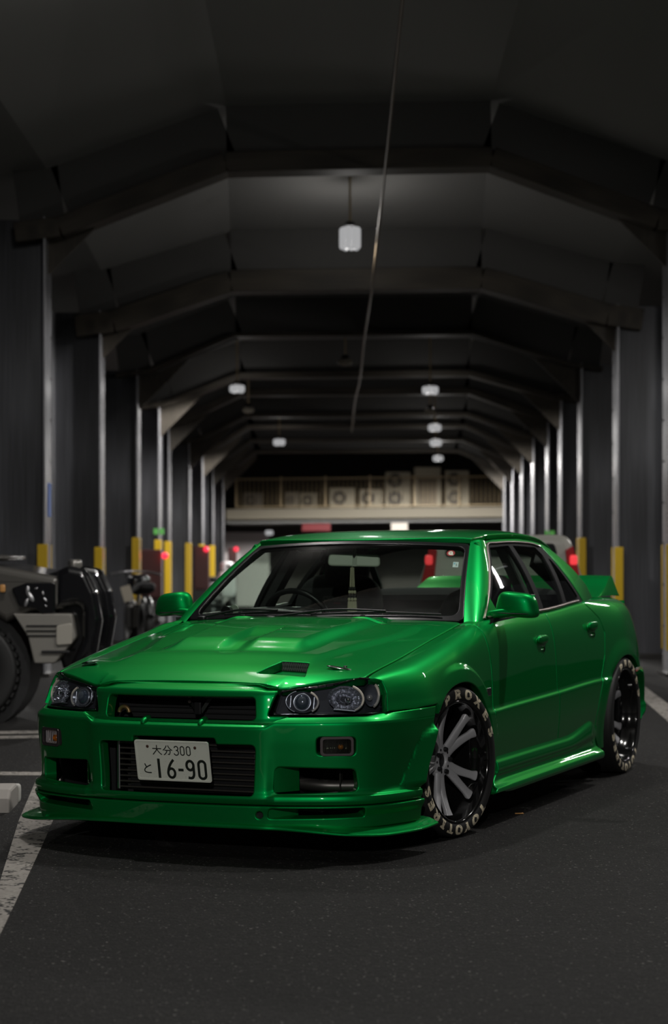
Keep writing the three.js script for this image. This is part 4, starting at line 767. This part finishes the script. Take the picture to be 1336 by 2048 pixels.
// ---- portal frames: [distance, left foot x, right foot x, left knee y, right knee y, flat left x, flat right x, flat y (left, right), band height]
const FRAMES = [
  [4.0, -3.0, 3.3, 4.95, 4.95, -1.1, 1.5, 5.75, 5.78, 0.24], [10.5, -2.97, 3.34, 4.85, 4.85, -1.1, 1.55, 5.62, 5.66, 0.24],
  [19.2, -2.91, 3.38, 4.62, 4.70, -1.09, 1.59, 5.27, 5.32, 0.20], [23.2, -2.84, 3.45, 4.20, 4.28, -1.26, 1.80, 4.69, 4.73, 0.26], [27.0, -2.78, 3.50, 3.87, 3.96, -1.40, 1.96, 4.39, 4.42, 0.06],
  [29.8, -2.73, 3.55, 3.67, 3.77, -1.47, 2.12, 4.10, 4.14, 0.09], [31.8, -2.75, 3.57, 3.55, 3.62, -1.56, 2.26, 4.03, 4.06, 0.12], [34.8, -2.64, 3.64, 3.40, 3.49, -1.62, 2.43, 3.85, 3.87, 0.07],
  [37.6, -2.59, 3.71, 3.38, 3.42, -1.70, 2.58, 3.84, 3.86, 0.07], [40.2, -2.55, 3.77, 3.32, 3.36, -1.75, 2.7, 3.74, 3.76, 0.07], [43.0, -2.50, 3.84, 3.28, 3.30, -1.8, 2.8, 3.66, 3.68, 0.07],
];
const streaks = (() => { const n = 256, a = tileNoise(n, 5), b = tileNoise(n, 60); return noiseTexture(n, (x, y) => { const v = 150 + 60 * a(x * 0.35, y) + 45 * (b(x, y * 0.2) - 0.5); return [v, v, v * 1.01]; }, { srgb: true }); })();
for (const k of ['column', 'flange', 'beam']) { G[k].map = streaks; G[k].roughnessMap = null; }
const chamfer = (w, h, d, x, y, z) => box(w, h, d, x, y, z, Math.min(w, h, d) * 0.2, 1);
FRAMES.forEach(([D, xl, xr, yl, yr, fl, fr, ya, yb, band], i) => {
  const rear = D < 15;
  // girder: lit bottom flange and a recessed web up to the roof
  const run = [[xl - 0.3, yl - 0.06], [xl + 0.15, yl], [fl, ya], [fr, yb], [xr - 0.12, yr], [xr + 0.3, yr - 0.06]], g = [], web = [];
  for (let k = 0; k < 5; k++) { const a = run[k], b = run[k + 1]; g.push(bar([a[0], a[1] - band / 2, -D - 0.15], [b[0], b[1] - band / 2, -D - 0.15], band, 0.34, 0.008)); web.push(bar([a[0], a[1] + 0.25, -D - 0.16], [b[0], b[1] + 0.25, -D - 0.16], 0.62, 0.03)); }
  const f = struct('roof_frame', merged(g), G.beam);
  part('girder_web', merged(web), G.web, f);
  for (const [m, x, y] of [[-1, xl, yl], [1, xr, yr]]) {
    if (D < 12) continue;
    const c = struct('column', chamfer(0.56, y, 0.024, x + m * 0.29, y / 2, -D - 0.20), G.column);       // wide web plate
    part('inner_flange', chamfer(0.022, y, 0.42, x, y / 2, -D - 0.20), G.flange, c);
    part('outer_flange', chamfer(0.022, y, 0.42, x + m * 0.58, y / 2, -D - 0.20), G.flange, c);
    part('knee_plate', extrude([[0, 0], [m * -0.75, 0.33], [m * -0.75, 0.20], [0, -0.55]], 0.03).translate(x, y - 0.02, -D - 0.22), G.beam, c);
    part('base_plate', box(0.70, 0.03, 0.52, x + m * 0.29, 0.015, -D - 0.20), M.iron, c);
    if (D < 30) for (let k = 0; k < 9; k++) part('bolt', cyl(0.012, 0.012, 8).rotateZ(Math.PI / 2).translate(x - m * 0.014, 0.5 + k * 0.42, -D - 0.36), M.iron, c);
    if (D > 42) continue;
    for (const [z, w] of [[-D + 0.012, 0.105], [-D - 0.41, 0.06]]) {
      const gd = part('corner_guard', extrude(outline([[-w * 0.55, 0], [w * 0.45, 0], [w * 0.45, 1.07], [-w * 0.55, 1.07]], 0.012), 0.03, 0.008, 2).translate(x + m * 0.01, i > 3 ? 0.42 : 0.26, z - 0.01), G.yellow, c, 'yellow corner guard');
    }
  }
});
{ // roof deck following the frames, thick, closed above
  const pos = [], idx = [], stations = [[-12, FRAMES[0]], [4, FRAMES[0]], ...FRAMES.slice(1).map(f => [f[0], f]), [58, FRAMES[10]]];
  for (const [D, f] of stations) for (const up of [0.52, 0.78]) for (const p of [[-9, f[3] - 0.3], [f[1], f[3]], [f[5], f[7]], [f[6], f[8]], [f[2], f[4]], [9, f[4] - 0.3]]) pos.push(p[0], p[1] + up, -D);
  const quad = (a, b, c, d) => idx.push(a, b, c, b, d, c);
  for (let s = 0; s < stations.length - 1; s++) for (let k = 0; k < 5; k++) { const o = s * 12 + k, q = o + 12; quad(o, o + 1, q, q + 1); quad(o + 6, q + 6, o + 7, q + 7); }
  let g = new THREE.BufferGeometry(); g.setAttribute('position', new THREE.Float32BufferAttribute(pos, 3)); g.setIndex(idx); g = g.toNonIndexed(); g.computeVertexNormals();
  struct('ceiling', g, G.roofdeck);
}
tag(part('ceiling_conduit', tube([[0.52, 5.36, -3], [0.51, 5.34, -14], [0.51, 5.05, -19.3], [0.45, 4.40, -23.3], [0.43, 4.32, -27], [0.40, 3.98, -30], [0.36, 3.88, -32], [0.35, 3.72, -38]], 0.015, 10, 120), std(0.09, 0.07, 0.045, 0.4, 0.5), scene), 'thin metal conduit running the length of the dark ceiling', 'conduit');

// height of the deck's underside over a point
function deckY(x, d) {
  const st = [[-12, FRAMES[0]], [4, FRAMES[0]], ...FRAMES.slice(1).map(f => [f[0], f]), [58, FRAMES[10]]]; let i = 0; while (i < st.length - 2 && d > st[i + 1][0]) i++;
  const at = f => { const q = [[-9, f[3] - 0.3], [f[1], f[3]], [f[5], f[7]], [f[6], f[8]], [f[2], f[4]], [9, f[4] - 0.3]]; let k = 0; while (k < 4 && x > q[k + 1][0]) k++; return lerp(q[k][1], q[k + 1][1], (x - q[k][0]) / (q[k + 1][0] - q[k][0])) + 0.52; };
  return lerp(at(st[i][1]), at(st[i + 1][1]), (d - st[i][0]) / (st[i + 1][0] - st[i][0]));
}
function lamp(label, [x, y, z], power, hgt = 0.26, rad = 0.085, drop = 0.4, ceilingFill = 0.014, cone = 1.47) {
  drop = Math.max(drop, (z > -44 ? deckY(x, -z) : 2.13) - (y + hgt / 2 + 0.05));
  const o = thing('hall_lamp', label, 'lamp', [x, y, z]), tubes = [];
  for (let k = 0; k < 8; k++) { const a = k / 8 * 2 * Math.PI + 0.2; tubes.push(new THREE.CapsuleGeometry(0.038, hgt - 0.08, 6, 14).translate(rad * Math.cos(a), -0.006 * (k % 2), rad * Math.sin(a))); }
  tubes.push(new THREE.CapsuleGeometry(0.06, hgt - 0.13, 6, 16));
  part('lamp_tubes', merged(tubes), power ? GLOW : DEAD, o);
  part('lamp_cap', new THREE.CylinderGeometry(0.045, 0.07, 0.05, 24).translate(0, hgt / 2 + 0.03, 0), M.satin, o);
  part('lamp_stem', rod([0, hgt / 2 + 0.05, 0], [0, hgt / 2 + 0.05 + drop, 0], 0.012), G.rail, o);
  if (power) { const l = new THREE.SpotLight(LAMP_COLOR, power, 0, cone, 0.12, 2); l.position.set(0, -0.02, 0); l.target.position.set(0, -2, 0); l.castShadow = true; l.shadow.radius = 4.5; o.add(l, l.target);
    const up = new THREE.PointLight(LAMP_COLOR, power * ceilingFill, 0, 2); up.castShadow = true; up.shadow.radius = 4.5; o.add(up); }  // added point light, fill that lifts the dark ceiling and girders
  return o;
}
// lit lamps in view, then unseen ones that light the sedan and ceiling
lamp('near hall lamp, largest, hanging lit in the middle of the dark ceiling', [0.18, 4.79, -21.5], LAMP, 0.26, 0.085, 0.4, 0.03, 1.36);
lamp('lit hall lamp on the left, above the bright girder', [-1.48, 3.79, -29.2], LAMP * 0.8, 0.12, 0.082, 0.25);
lamp('topmost lit hall lamp of the right row, level with the left one', [1.47, 3.77, -29.2], LAMP * 0.8, 0.125, 0.088, 0.25);
lamp('second lit lamp from the top in the right row', [1.79, 3.53, -34], LAMP * 1.1, 0.13, 0.08, 0.3);
lamp('third lit lamp from the top in the right row', [1.97, 3.45, -37], LAMP * 1.1, 0.13, 0.08, 0.3);
lamp('fourth and lowest lit lamp in the right row, above the stacked air-conditioner units', [2.23, 3.36, -41], LAMP * 3.6, 0.12, 0.075, 0.3, 0.014, 1.53);
lamp('lower lit hall lamp on the left, below the girders', [-1.06, 3.46, -37], LAMP * 1.1, 0.13, 0.08, 0.3);
lamp('unlit hall lamp in the middle, in front of the dark girder', [0.16, 4.0, -27.3], 0, 0.09, 0.07, 0.3);
lamp('unlit hall lamp on the left between the two lit ones', [-1.39, 3.61, -31], 0, 0.09, 0.06, 0.3);
lamp('unlit hall lamp on the right under the topmost lit one', [1.61, 3.67, -32], 0, 0.09, 0.06, 0.3);
lamp('unseen hall lamp over the screen of the green sedan', [-0.9, 5.55, -9.4], LAMP * 0.7, 0.26, 0.085, 0.4, 0.30);  // out of view, placed to light the hood, the ground and the ceiling
lamp('unseen hall lamp over the boot of the green sedan', [-1.3, 5.55, -13.3], LAMP * 0.18, 0.26, 0.085, 0.4, 0.3);  // out of view; brightens the sloping band across the hood
lamp('unseen hall lamp over the right front corner of the green sedan', [2.7, 5.3, -9.8], LAMP * 1.0, 0.26, 0.085, 0.4, 0.15);  // out of view; lights the top of the right fender
lamp('unseen hall lamp over the open ground ahead of the green sedan', [-0.3, 5.45, -5.6], LAMP * 0.06, 0.26, 0.085, 0.4, 1.6);  // out of view; mostly lights the ceiling from below
lamp('unseen lamp behind the camera, lighting the front of the green sedan', [-0.5, 5.4, 8.5], LAMP * 5.5, 0.26, 0.085, 0.4, 0.01);  // out of view and strongest; frontal light on plate, headlights and wheels
// unseen tube lamps on the right, placed for streaks of light on the sedan's flank
for (const [x, z, k, l] of [[4.9, -11.2, 0.35, 'nearest of its row'], [5.3, -15.4, 0.8, 'second of its row'], [5.7, -19.6, 1.0, 'third of its row']]) {
  const o = thing('unseen_tube_lamp', 'unseen long tube lamp out to the right, lighting the sedan flank, ' + l, 'lamp', [x, 3.75, z]), tilt = 0.6;
  part('lamp_casing', box(0.16, 0.07, 1.36, 0.02, 0.05, 0, 0.012), G.white, o);
  part('lamp_tube', new THREE.CapsuleGeometry(0.022, 1.2, 6, 14).rotateX(Math.PI / 2).translate(0, -0.005, 0), GLOW, o);
  for (const q of [-0.55, 0.55]) part('lamp_stem', rod([0.02, 0.08, q], [0.02, deckY(x, -z) - 3.75, q], 0.008), G.rail, o);
  const a = new THREE.RectAreaLight(LAMP_COLOR, LAMP * 6.5 * k, 0.07, 1.2); a.position.set(-0.03 * Math.sin(tilt), -0.03 - 0.02 * Math.cos(tilt), 0); a.lookAt(a.position.x - Math.sin(tilt), a.position.y - Math.cos(tilt), 0); o.add(a);
}
lamp('unseen hall lamp out to the left, lighting the floor beyond', [-5.6, 3.6, -27], LAMP * 1.0, 0.26, 0.085, 0.3, 0.02, 1.45);  // out of view, placed to brighten the floor behind the left columns
// ---- wheel stop
{
  const ws1 = thing('wheel_stop', 'pale concrete wheel stop lying on the asphalt left of the green car', 'wheel stop', [-1.515, 0, -9.18], 0.05);
  part('block', new THREE.ExtrudeGeometry(new THREE.Shape([[0, 0], [0.36, 0], [0.34, 0.055], [0.30, 0.088], [0.06, 0.088], [0.02, 0.06]].map(p => new THREE.Vector2(...p))), { depth: 0.9, bevelEnabled: true, bevelSize: 0.012, bevelThickness: 0.014, bevelSegments: 2 }).rotateY(Math.PI / 2).rotateY(Math.PI).translate(-0.014, 0, -0.0), G.concrete, ws1);
  part('end_chamfer', pebble(0.03, 0.045, 0.02, 0.4, 0.4).translate(-0.02, 0.045, -0.012), G.white, ws1);
}
tag(part('paper_scrap', extrude(outline([[-0.02, -0.004], [0.022, -0.007], [0.02, 0.006], [-0.018, 0.004]], 0.002), 0.004, 0.001).rotateX(-Math.PI / 2).rotateY(0.2).translate(0.846, 0.004, -8.745), std(0.65, 0.33, 0.10, 0.7), scene), 'small orange and white scrap lying on the asphalt beside the green car', 'litter');

// ---- dark off-road car at the left edge, facing right
{
  const v = thing('offroad_car', 'dark grey off-road car with a black grille guard, cut off by the left edge', 'car', [0, 0, 0]);
  const grey = std(0.085, 0.08, 0.072, 0.30, 0.3, { clearcoat: 1, clearcoatRoughness: 0.06 }), arch = []; for (let k = 0; k <= 14; k++) { const a = Math.PI - k / 14 * Math.PI; arch.push([-2.63 - 0.46 * Math.cos(Math.PI - a) * 1, 0.36 + 0.46 * Math.sin(a)]); }
  const body = outline([[-6.4, 0.5], [-6.4, 1.10], [-4.4, 1.20], [-3.2, 1.185], [-2.45, 1.135, 0.1], [-1.97, 1.05, 0.05], [-1.93, 0.82], [-2.16, 0.80]].concat(arch.filter(p => p[1] > 0.66 || p[0] < -2.63).sort((a, b) => b[0] - a[0])).concat([[-3.1, 0.40]]));
  part('body_shell', extrude(body, 1.66, 0.05, 4).translate(0, 0, -15.3), grey, v);
  part('front_bumper', extrude(outline([[-2.285, 0.785], [-1.87, 0.785, 0.03], [-1.84, 0.61, 0.04], [-1.99, 0.43, 0.04], [-2.135, 0.43, 0.02], [-2.18, 0.62, 0.1]]), 1.72, 0.012, 3).translate(0, 0, -15.33), std(0.20, 0.19, 0.17, 0.45), v);
  for (const y of [0.70, 0.665, 0.63]) part('bumper_rib', box(0.26, 0.010, 0.016, -2.06, y, -13.605, 0.004), M.satin, v);
  part('fog_lamp', extrude(outline([[-1.975, 0.70], [-1.862, 0.72], [-1.862, 0.57], [-1.975, 0.56]], 0.02), 0.03, 0.006).translate(0, 0, -13.62), std(0.35, 0.33, 0.29, 0.3), v);
  part('bumper_recess', box(0.20, 0.02, 0.02, -1.98, 0.515, -13.60, 0.006), M.black, v);
  const hl = part('headlight', extrude(outline([[-2.30, 0.965], [-2.19, 1.005], [-1.985, 1.005], [-1.985, 0.79], [-2.08, 0.78], [-2.12, 0.82], [-2.24, 0.835]], 0.02), 0.05, 0.01, 3).translate(0, 0, -13.66), M.gloss, v);
  for (const [x, y, r] of [[-2.18, 0.95, 0.034], [-2.16, 0.905, 0.042], [-2.19, 0.865, 0.030], [-2.07, 0.93, 0.016], [-2.055, 0.885, 0.020], [-2.05, 0.84, 0.012], [-2.12, 0.965, 0.014]]) part('reflector_bowl', pebble(r, r * 0.42, 0.006, 0.9, 0.9, 16, 10).rotateZ(x * 31).translate(x, y, -13.605), std(0.5, 0.5, 0.52, 0.25, 0.8), hl);
  part('hood_bulge', pebble(0.65, 0.03, 0.45, 0.5, 0.5).translate(-3.0, 1.185, -14.4), grey, v);
  part('fender_lamp', pebble(0.02, 0.028, 0.012).translate(-2.355, 0.965, -13.59), std(0.5, 0.25, 0.08, 0.3), v);
  const tw = new THREE.Group(); tw.name = 'front_wheel'; tw.position.set(-2.63, 0.372, -13.62); tw.rotation.y = -Math.PI / 2; v.add(tw);
  part('tyre', lathe([[0.22, -0.20], [0.34, -0.21], [0.365, -0.19], [0.372, -0.10], [0.365, -0.02], [0.34, 0], [0.25, -0.004], [0.22, -0.03]], 64), M.rubber, tw);
  part('rim', lathe([[0.225, -0.02], [0.215, -0.05], [0.10, -0.06], [0.02, -0.03]], 48), M.iron, tw);
  part('tread_block', merged(Array.from({ length: 40 }, (_, k) => box(0.17, 0.012, 0.03, -0.10, 0.374, 0).rotateX(k / 40 * 2 * Math.PI))), M.rubber, tw);
  part('wheel_well', new THREE.CylinderGeometry(0.45, 0.45, 0.5, 32).rotateX(Math.PI / 2).translate(-2.63, 0.37, -14.0), M.black, v);
  part('door_mirror', pebble(0.05, 0.045, 0.10).rotateY(0.3).translate(-2.02, 1.13, -14.9), std(0.25, 0.24, 0.22, 0.25, 0.5), v);
  // grille guard: two broad glossy uprights joined by bars
  const g = new THREE.Group(); g.name = 'grille_guard'; v.add(g);
  const nose = outline([[-2.02, 0.79], [-2.02, 1.08], [-1.93, 1.105, 0.04], [-1.80, 1.085, 0.06], [-1.735, 0.95, 0.1], [-1.70, 0.74, 0.12], [-1.745, 0.50, 0.1], [-1.85, 0.385, 0.04], [-1.92, 0.40]]);
  part('guard_shell', extrude(nose, 0.80, 0.03, 5).translate(-0.035, -0.01, -14.56), M.gloss, g);
  for (const z of [-13.76, -14.62]) part('guard_upright', extrude(outline([[-1.99, 0.82], [-1.98, 1.09], [-1.90, 1.125, 0.05], [-1.765, 1.10, 0.08], [-1.69, 0.94, 0.12], [-1.655, 0.74, 0.12], [-1.70, 0.48, 0.1], [-1.84, 0.36, 0.04], [-1.90, 0.38], [-1.80, 0.6, 0.06], [-1.80, 0.86, 0.06]]), 0.13, 0.05, 6).translate(0, 0, z), M.gloss, g);
}
// ---- white hatchback parked behind, seen through the rear window
{
  const c = thing('white_hatchback', 'white car parked behind the green sedan, its red tail lamp lit, seen through the glass', 'car', [1.52, 0, -17.4], -0.10);
  const wp = std(0.42, 0.41, 0.37, 0.25, 0, { clearcoat: 1, clearcoatRoughness: 0.05 });
  part('body_shell', extrude(outline([[-0.76, 0.25, 0.06], [-0.78, 0.85, 0.1], [-0.62, 1.40, 0.14], [0.62, 1.40, 0.14], [0.78, 0.85, 0.1], [0.76, 0.25, 0.06]]), 3.6, 0.09, 5).translate(0, 0, -3.6), wp, c);
  part('rear_window', extrude(outline([[-0.52, 1.20], [-0.48, 1.32], [0.48, 1.32], [0.52, 1.20]], 0.04), 0.02, 0.006).translate(0, 0, 0.0), M.gloss, c);
  for (const m of [-1, 1]) { const tl = part('tail_lamp', extrude(outline([[m * 0.62, 0.88], [m * 0.74, 0.90], [m * 0.65, 1.30], [m * 0.58, 1.26]].sort(() => 0), 0.015), 0.05, 0.01).translate(0, 0, -0.01), std(0.35, 0.01, 0.015, 0.2, 0), c);
    part('tail_lamp_bulb', pebble(0.035, 0.045, 0.02).translate(m * 0.655, 1.17, 0.04), new THREE.MeshStandardMaterial({ color: 0x400000, emissive: new THREE.Color().setRGB(0.9, 0.05, 0.06), roughness: 0.4 }), tl); }
  part('rear_bumper', pebble(0.80, 0.16, 0.14, 0.3, 0.25).translate(0, 0.40, 0.0), wp, c);
  part('plate', box(0.33, 0.165, 0.01, 0, 0.66, 0.015, 0.003), G.white, c);
  for (const m of [-1, 1]) for (const z of [-0.6, -3.0]) part('wheel', lathe([[0.1, -0.18], [0.28, -0.19], [0.30, -0.16], [0.30, -0.03], [0.28, 0], [0.19, -0.01], [0.05, -0.02]], 36).rotateY(m < 0 ? Math.PI : 0).translate(m * 0.77, 0.30, z), M.rubber, c);
}
// ---- fire-hose cabinets between the left columns, each with a round red lamp
const redGlow = new THREE.MeshStandardMaterial({ color: 0x300000, emissive: new THREE.Color().setRGB(1.0, 0.03, 0.07), emissiveIntensity: 1.6, roughness: 0.4 });
function cabinet(label, x, z, w, y0, y1, lx, ly) {
  const c = thing('fire_cabinet', label, 'cabinet', [x, 0, z]);
  part('cabinet_body', box(w, y1 - y0, 0.22, 0, (y0 + y1) / 2, 0, 0.015), G.red, c);
  part('cabinet_door', box(w * 0.86, (y1 - y0) * 0.9, 0.012, 0, (y0 + y1) / 2, 0.115, 0.004), G.red, c);
  part('cabinet_stand', box(w * 0.9, y0, 0.18, 0, y0 / 2, 0), M.black, c);
  const s = part('red_lamp', new THREE.SphereGeometry(0.052, 20, 14).translate(lx - x, ly, 0.16), redGlow, c, 'glowing red lamp');
  const l = new THREE.PointLight(0xff1420, 0.08); l.position.set(lx - x, ly, 0.16); l.castShadow = true; l.shadow.radius = 2; c.add(l);
}
cabinet('nearest dark red cabinet, behind the second left column', -2.72, -28.35, 0.34, 0.6, 1.33, -2.49, 1.24);
cabinet('middle dark red cabinet between yellow column guards on the left', -2.50, -36.1, 0.29, 0.62, 1.44, -2.40, 1.385);
cabinet('farthest dark red cabinet on the left, small beside the pale wall', -2.22, -41.8, 0.18, 0.6, 1.45, -2.13, 1.42);
// ---- motorbike standing in the dark on the left
{
  const b = thing('motorbike', 'dark motorbike seen from behind, standing in shadow beyond the green car\'s mirror', 'motorbike', [-2.42, 0, -24.6], 0.25);
  const tyre = new THREE.TorusGeometry(0.26, 0.065, 12, 40).rotateY(Math.PI / 2);
  part('rear_tyre', tyre.clone().translate(0, 0.32, 0), M.rubber, b); part('front_tyre', tyre.clone().translate(0, 0.32, -1.3), M.rubber, b);
  part('seat', pebble(0.13, 0.06, 0.34, 0.5, 0.6).rotateX(-0.12).translate(0, 0.80, -0.20), M.seat, b);
  part('fuel_tank', pebble(0.15, 0.13, 0.24).translate(0, 0.86, -0.68), M.gloss, b);
  part('engine', box(0.26, 0.34, 0.42, 0, 0.42, -0.66, 0.05), M.iron, b);
  part('rear_fender', tube([[0, 0.50, -0.30], [0, 0.66, -0.02], [0, 0.62, 0.20], [0, 0.45, 0.32]], 0.06, 10, 24), M.satin, b);
  part('plate', box(0.13, 0.20, 0.006, -0.05, 0.79, 0.16, 0.002).rotateZ(0.28), std(0.30, 0.27, 0.22, 0.6), b);
  part('handlebar', tube([[-0.34, 0.98, -0.92], [-0.12, 1.02, -1.02], [0.12, 1.02, -1.02], [0.34, 0.98, -0.92]], 0.014, 8, 24), M.steel, b);
  part('fork', merged([rod([0.07, 0.32, -1.3], [0.07, 0.98, -1.0], 0.022), rod([-0.07, 0.32, -1.3], [-0.07, 0.98, -1.0], 0.022)]), M.steel, b);
  part('exhaust', rod([0.16, 0.30, -0.5], [0.18, 0.42, 0.18], 0.045), M.steel, b);
  part('side_stand', rod([-0.08, 0.30, -0.55], [-0.22, 0.01, -0.50], 0.012), M.iron, b);
}
// ---- white scooter far down the left side
{
  const s = thing('scooter', 'small white scooter far down the left side, above the green car\'s screen pillar', 'scooter', [-2.03, 0, -36.2], 0.5);
  const wp = std(0.80, 0.78, 0.80, 0.2, 0, { clearcoat: 1 });
  part('leg_shield', pebble(0.17, 0.26, 0.10).translate(0, 0.72, 0), wp, s); part('headset', pebble(0.12, 0.10, 0.10).translate(0, 1.05, 0.02), wp, s);
  part('rear_body', pebble(0.16, 0.20, 0.38).translate(0, 0.58, -0.75), wp, s); part('seat', pebble(0.14, 0.06, 0.32).translate(0, 0.80, -0.72), M.seat, s);
  part('footboard', box(0.26, 0.06, 0.5, 0, 0.30, -0.3, 0.02), M.black, s);
  const t = new THREE.TorusGeometry(0.17, 0.05, 10, 32).rotateY(Math.PI / 2); part('front_tyre', t.clone().translate(0, 0.22, 0.12), M.rubber, s); part('rear_tyre', t.clone().translate(0, 0.22, -0.95), M.rubber, s);
  part('headlight', pebble(0.06, 0.05, 0.03).translate(0, 1.06, 0.12), M.chrome, s);
}
// ---- balcony with railing and air-conditioner units at the far end
{
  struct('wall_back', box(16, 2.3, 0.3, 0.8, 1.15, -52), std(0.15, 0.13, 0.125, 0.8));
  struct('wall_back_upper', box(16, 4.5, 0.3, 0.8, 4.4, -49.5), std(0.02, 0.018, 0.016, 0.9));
  struct('balcony_slab', merged([bar([-2.6, 2.28, -47.5], [4.12, 2.34, -47.5], 0.26, 3.2, 0.02)]), std(0.23, 0.205, 0.155, 0.7));
  struct('balcony_soffit', bar([-2.6, 2.10, -47.6], [4.12, 2.16, -47.6], 0.08, 3.0), G.roofdeck);
  const r = thing('balcony_railing', 'brown metal railing along the far balcony', 'railing', [0, 0, -46.05]);
  part('top_rail', bar([-2.35, 3.13, 0], [4.08, 3.20, 0], 0.035, 0.04), G.rail, r); part('bottom_rail', bar([-2.35, 2.46, 0], [4.08, 2.52, 0], 0.03, 0.03), G.rail, r);
  for (let k = 0; k <= 60; k++) { const x = -2.35 + k * 6.43 / 60, d = 0.07 * k / 60, big = k % 10 === 0; part(big ? 'rail_post' : 'baluster', box(big ? 0.05 : 0.014, big ? 0.74 : 0.66, big ? 0.05 : 0.014, x, 2.82 + d, 0), G.rail, r); }
  function unit(label, x0, x1, y0, y1, fans, m = G.cream) {
    const w = x1 - x0, h = y1 - y0, u = thing('air_conditioner', label, 'air conditioner', [(x0 + x1) / 2, y0, -46.6]);
    part('unit_case', box(w, h, 0.34, 0, h / 2, 0, 0.015), m, u);
    for (let k = 0; k < fans; k++) {
      const cy = h * (k + 0.5) / fans, r2 = Math.min(w * 0.30, h / fans * 0.42), cx = -w * 0.12;
      const f = part('fan_opening', new THREE.CylinderGeometry(r2, r2, 0.02, 28).rotateX(Math.PI / 2).translate(cx, cy, 0.17), M.black, u);
      for (const q of [r2 * 0.5, r2 * 0.98]) part('fan_ring', new THREE.TorusGeometry(q, 0.008, 6, 28).translate(cx, cy, 0.184), m, f);
      part('fan_hub', cyl(r2 * 0.28, 0.02, 18).rotateX(Math.PI / 2).translate(cx, cy, 0.184), m, f);
      part('fan_blade', merged([0, 1, 2].map(q => box(r2 * 0.75, 0.03, 0.006).translate(r2 * 0.4, 0, 0).rotateZ(q * 2.094 + 0.78).translate(cx, cy, 0.181))), M.iron, f);
    }
    part('service_panel', box(w * 0.20, h * 0.9, 0.01, w * 0.37, h / 2, 0.173, 0.004), m, u);
  }
  unit('leftmost air conditioner on the far balcony, dim', -2.20, -1.74, 2.43, 2.83, 1, std(0.10, 0.09, 0.08, 0.7));  // dimness of the three left units is put into their case colour
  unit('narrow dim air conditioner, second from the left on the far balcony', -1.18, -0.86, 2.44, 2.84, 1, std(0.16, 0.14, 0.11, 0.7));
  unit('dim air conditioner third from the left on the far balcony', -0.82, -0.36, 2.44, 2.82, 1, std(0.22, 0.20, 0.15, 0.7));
  unit('single-fan air conditioner left of the middle, with a pale right half', -0.10, 0.50, 2.45, 2.94, 1);
  unit('single-fan air conditioner beside the tall double-fan unit', 0.62, 1.17, 2.46, 2.91, 1);
  unit('double-fan air conditioner left of the tall louvred cabinet', 1.25, 1.86, 2.47, 3.33, 2);
  unit('double-fan air conditioner at the right end of the far balcony', 2.70, 3.28, 2.48, 3.36, 2);
  const lc = thing('louvre_cabinet', 'tall cream plant cabinet with dark vertical louvres between the double-fan units', 'cabinet', [2.27, 2.48, -46.6]);
  part('cabinet_case', box(0.64, 0.96, 0.34, 0, 0.48, 0, 0.015), G.cream, lc); part('louvre_recess', box(0.46, 0.62, 0.02, 0, 0.36, 0.17), M.black, lc);
  for (let k = 0; k < 8; k++) part('louvre', box(0.018, 0.60, 0.02, -0.20 + k * 0.057, 0.36, 0.18), G.rail, lc);
  // signs under the balcony
  tag(part('red_sign', box(0.69, 0.20, 0.05, -0.43, 1.985, -46.2, 0.01), std(0.22, 0.02, 0.025, 0.5), scene), 'long dark red sign under the far balcony', 'sign');
  tag(part('white_sign', box(0.40, 0.22, 0.05, 1.58, 2.0, -46.2, 0.01), std(0.75, 0.68, 0.60, 0.5), scene), 'small white and red sign under the far balcony, right of the long red one', 'sign');
  const ls = thing('light_wall_panel', 'pale wall panel at the far end beside the left columns', 'panel', [-2.3, 0, -49]);
  part('panel_face', box(1.3, 1.9, 0.06, 0, 0.95, 0, 0.01), std(0.75, 0.68, 0.68, 0.7), ls);
}
lamp('added lamp under the far balcony, lighting the wall there', [-1.6, 1.86, -47.2], LAMP * 0.10, 0.12, 0.06, 0.12);  // added to brighten the wall below the balcony
// small green signs on two columns
for (const [x, z, l] of [[-2.73, -29.797, 'small green sign on a left column above its yellow guard'], [3.59, -31.797, 'small green sign on a right column above the green car\'s roof']]) tag(part('green_sign', box(0.16, 0.09, 0.012, x, 1.62, z, 0.003), std(0.10, 0.40, 0.08, 0.5), scene), l, 'sign');
tag(part('blue_sign', box(0.012, 0.34, 0.16, -2.895, 1.78, -19.45, 0.003), std(0.04, 0.12, 0.42, 0.5), scene), 'blue sticker sign on the nearest left column', 'sign');
// deeper pieces hang on their part; then every light and mesh casts and takes shadows
scene.updateMatrixWorld(true);
for (const top of [...scene.children]) for (const p of [...top.children]) for (const q of [...p.children]) for (const d of [...q.children]) d.traverse(o => { if (o.isMesh && o !== q) p.attach(o); });
// the whole car leans a touch with the road's camber, about the point below the camera
car.updateMatrix();
car.matrix.premultiply(new THREE.Matrix4().makeTranslation(0, -1.16, 0)).premultiply(new THREE.Matrix4().makeRotationZ(0.00826)).premultiply(new THREE.Matrix4().makeTranslation(0, 1.16, 0));
car.matrix.decompose(car.position, car.quaternion, car.scale);
car.updateMatrixWorld(true);
for (const w of car.children.filter(o => o.name === 'wheel')) { const p = w.getWorldPosition(new THREE.Vector3()); w.position.y -= p.y - 0.318; }
renderer.render(scene, camera);
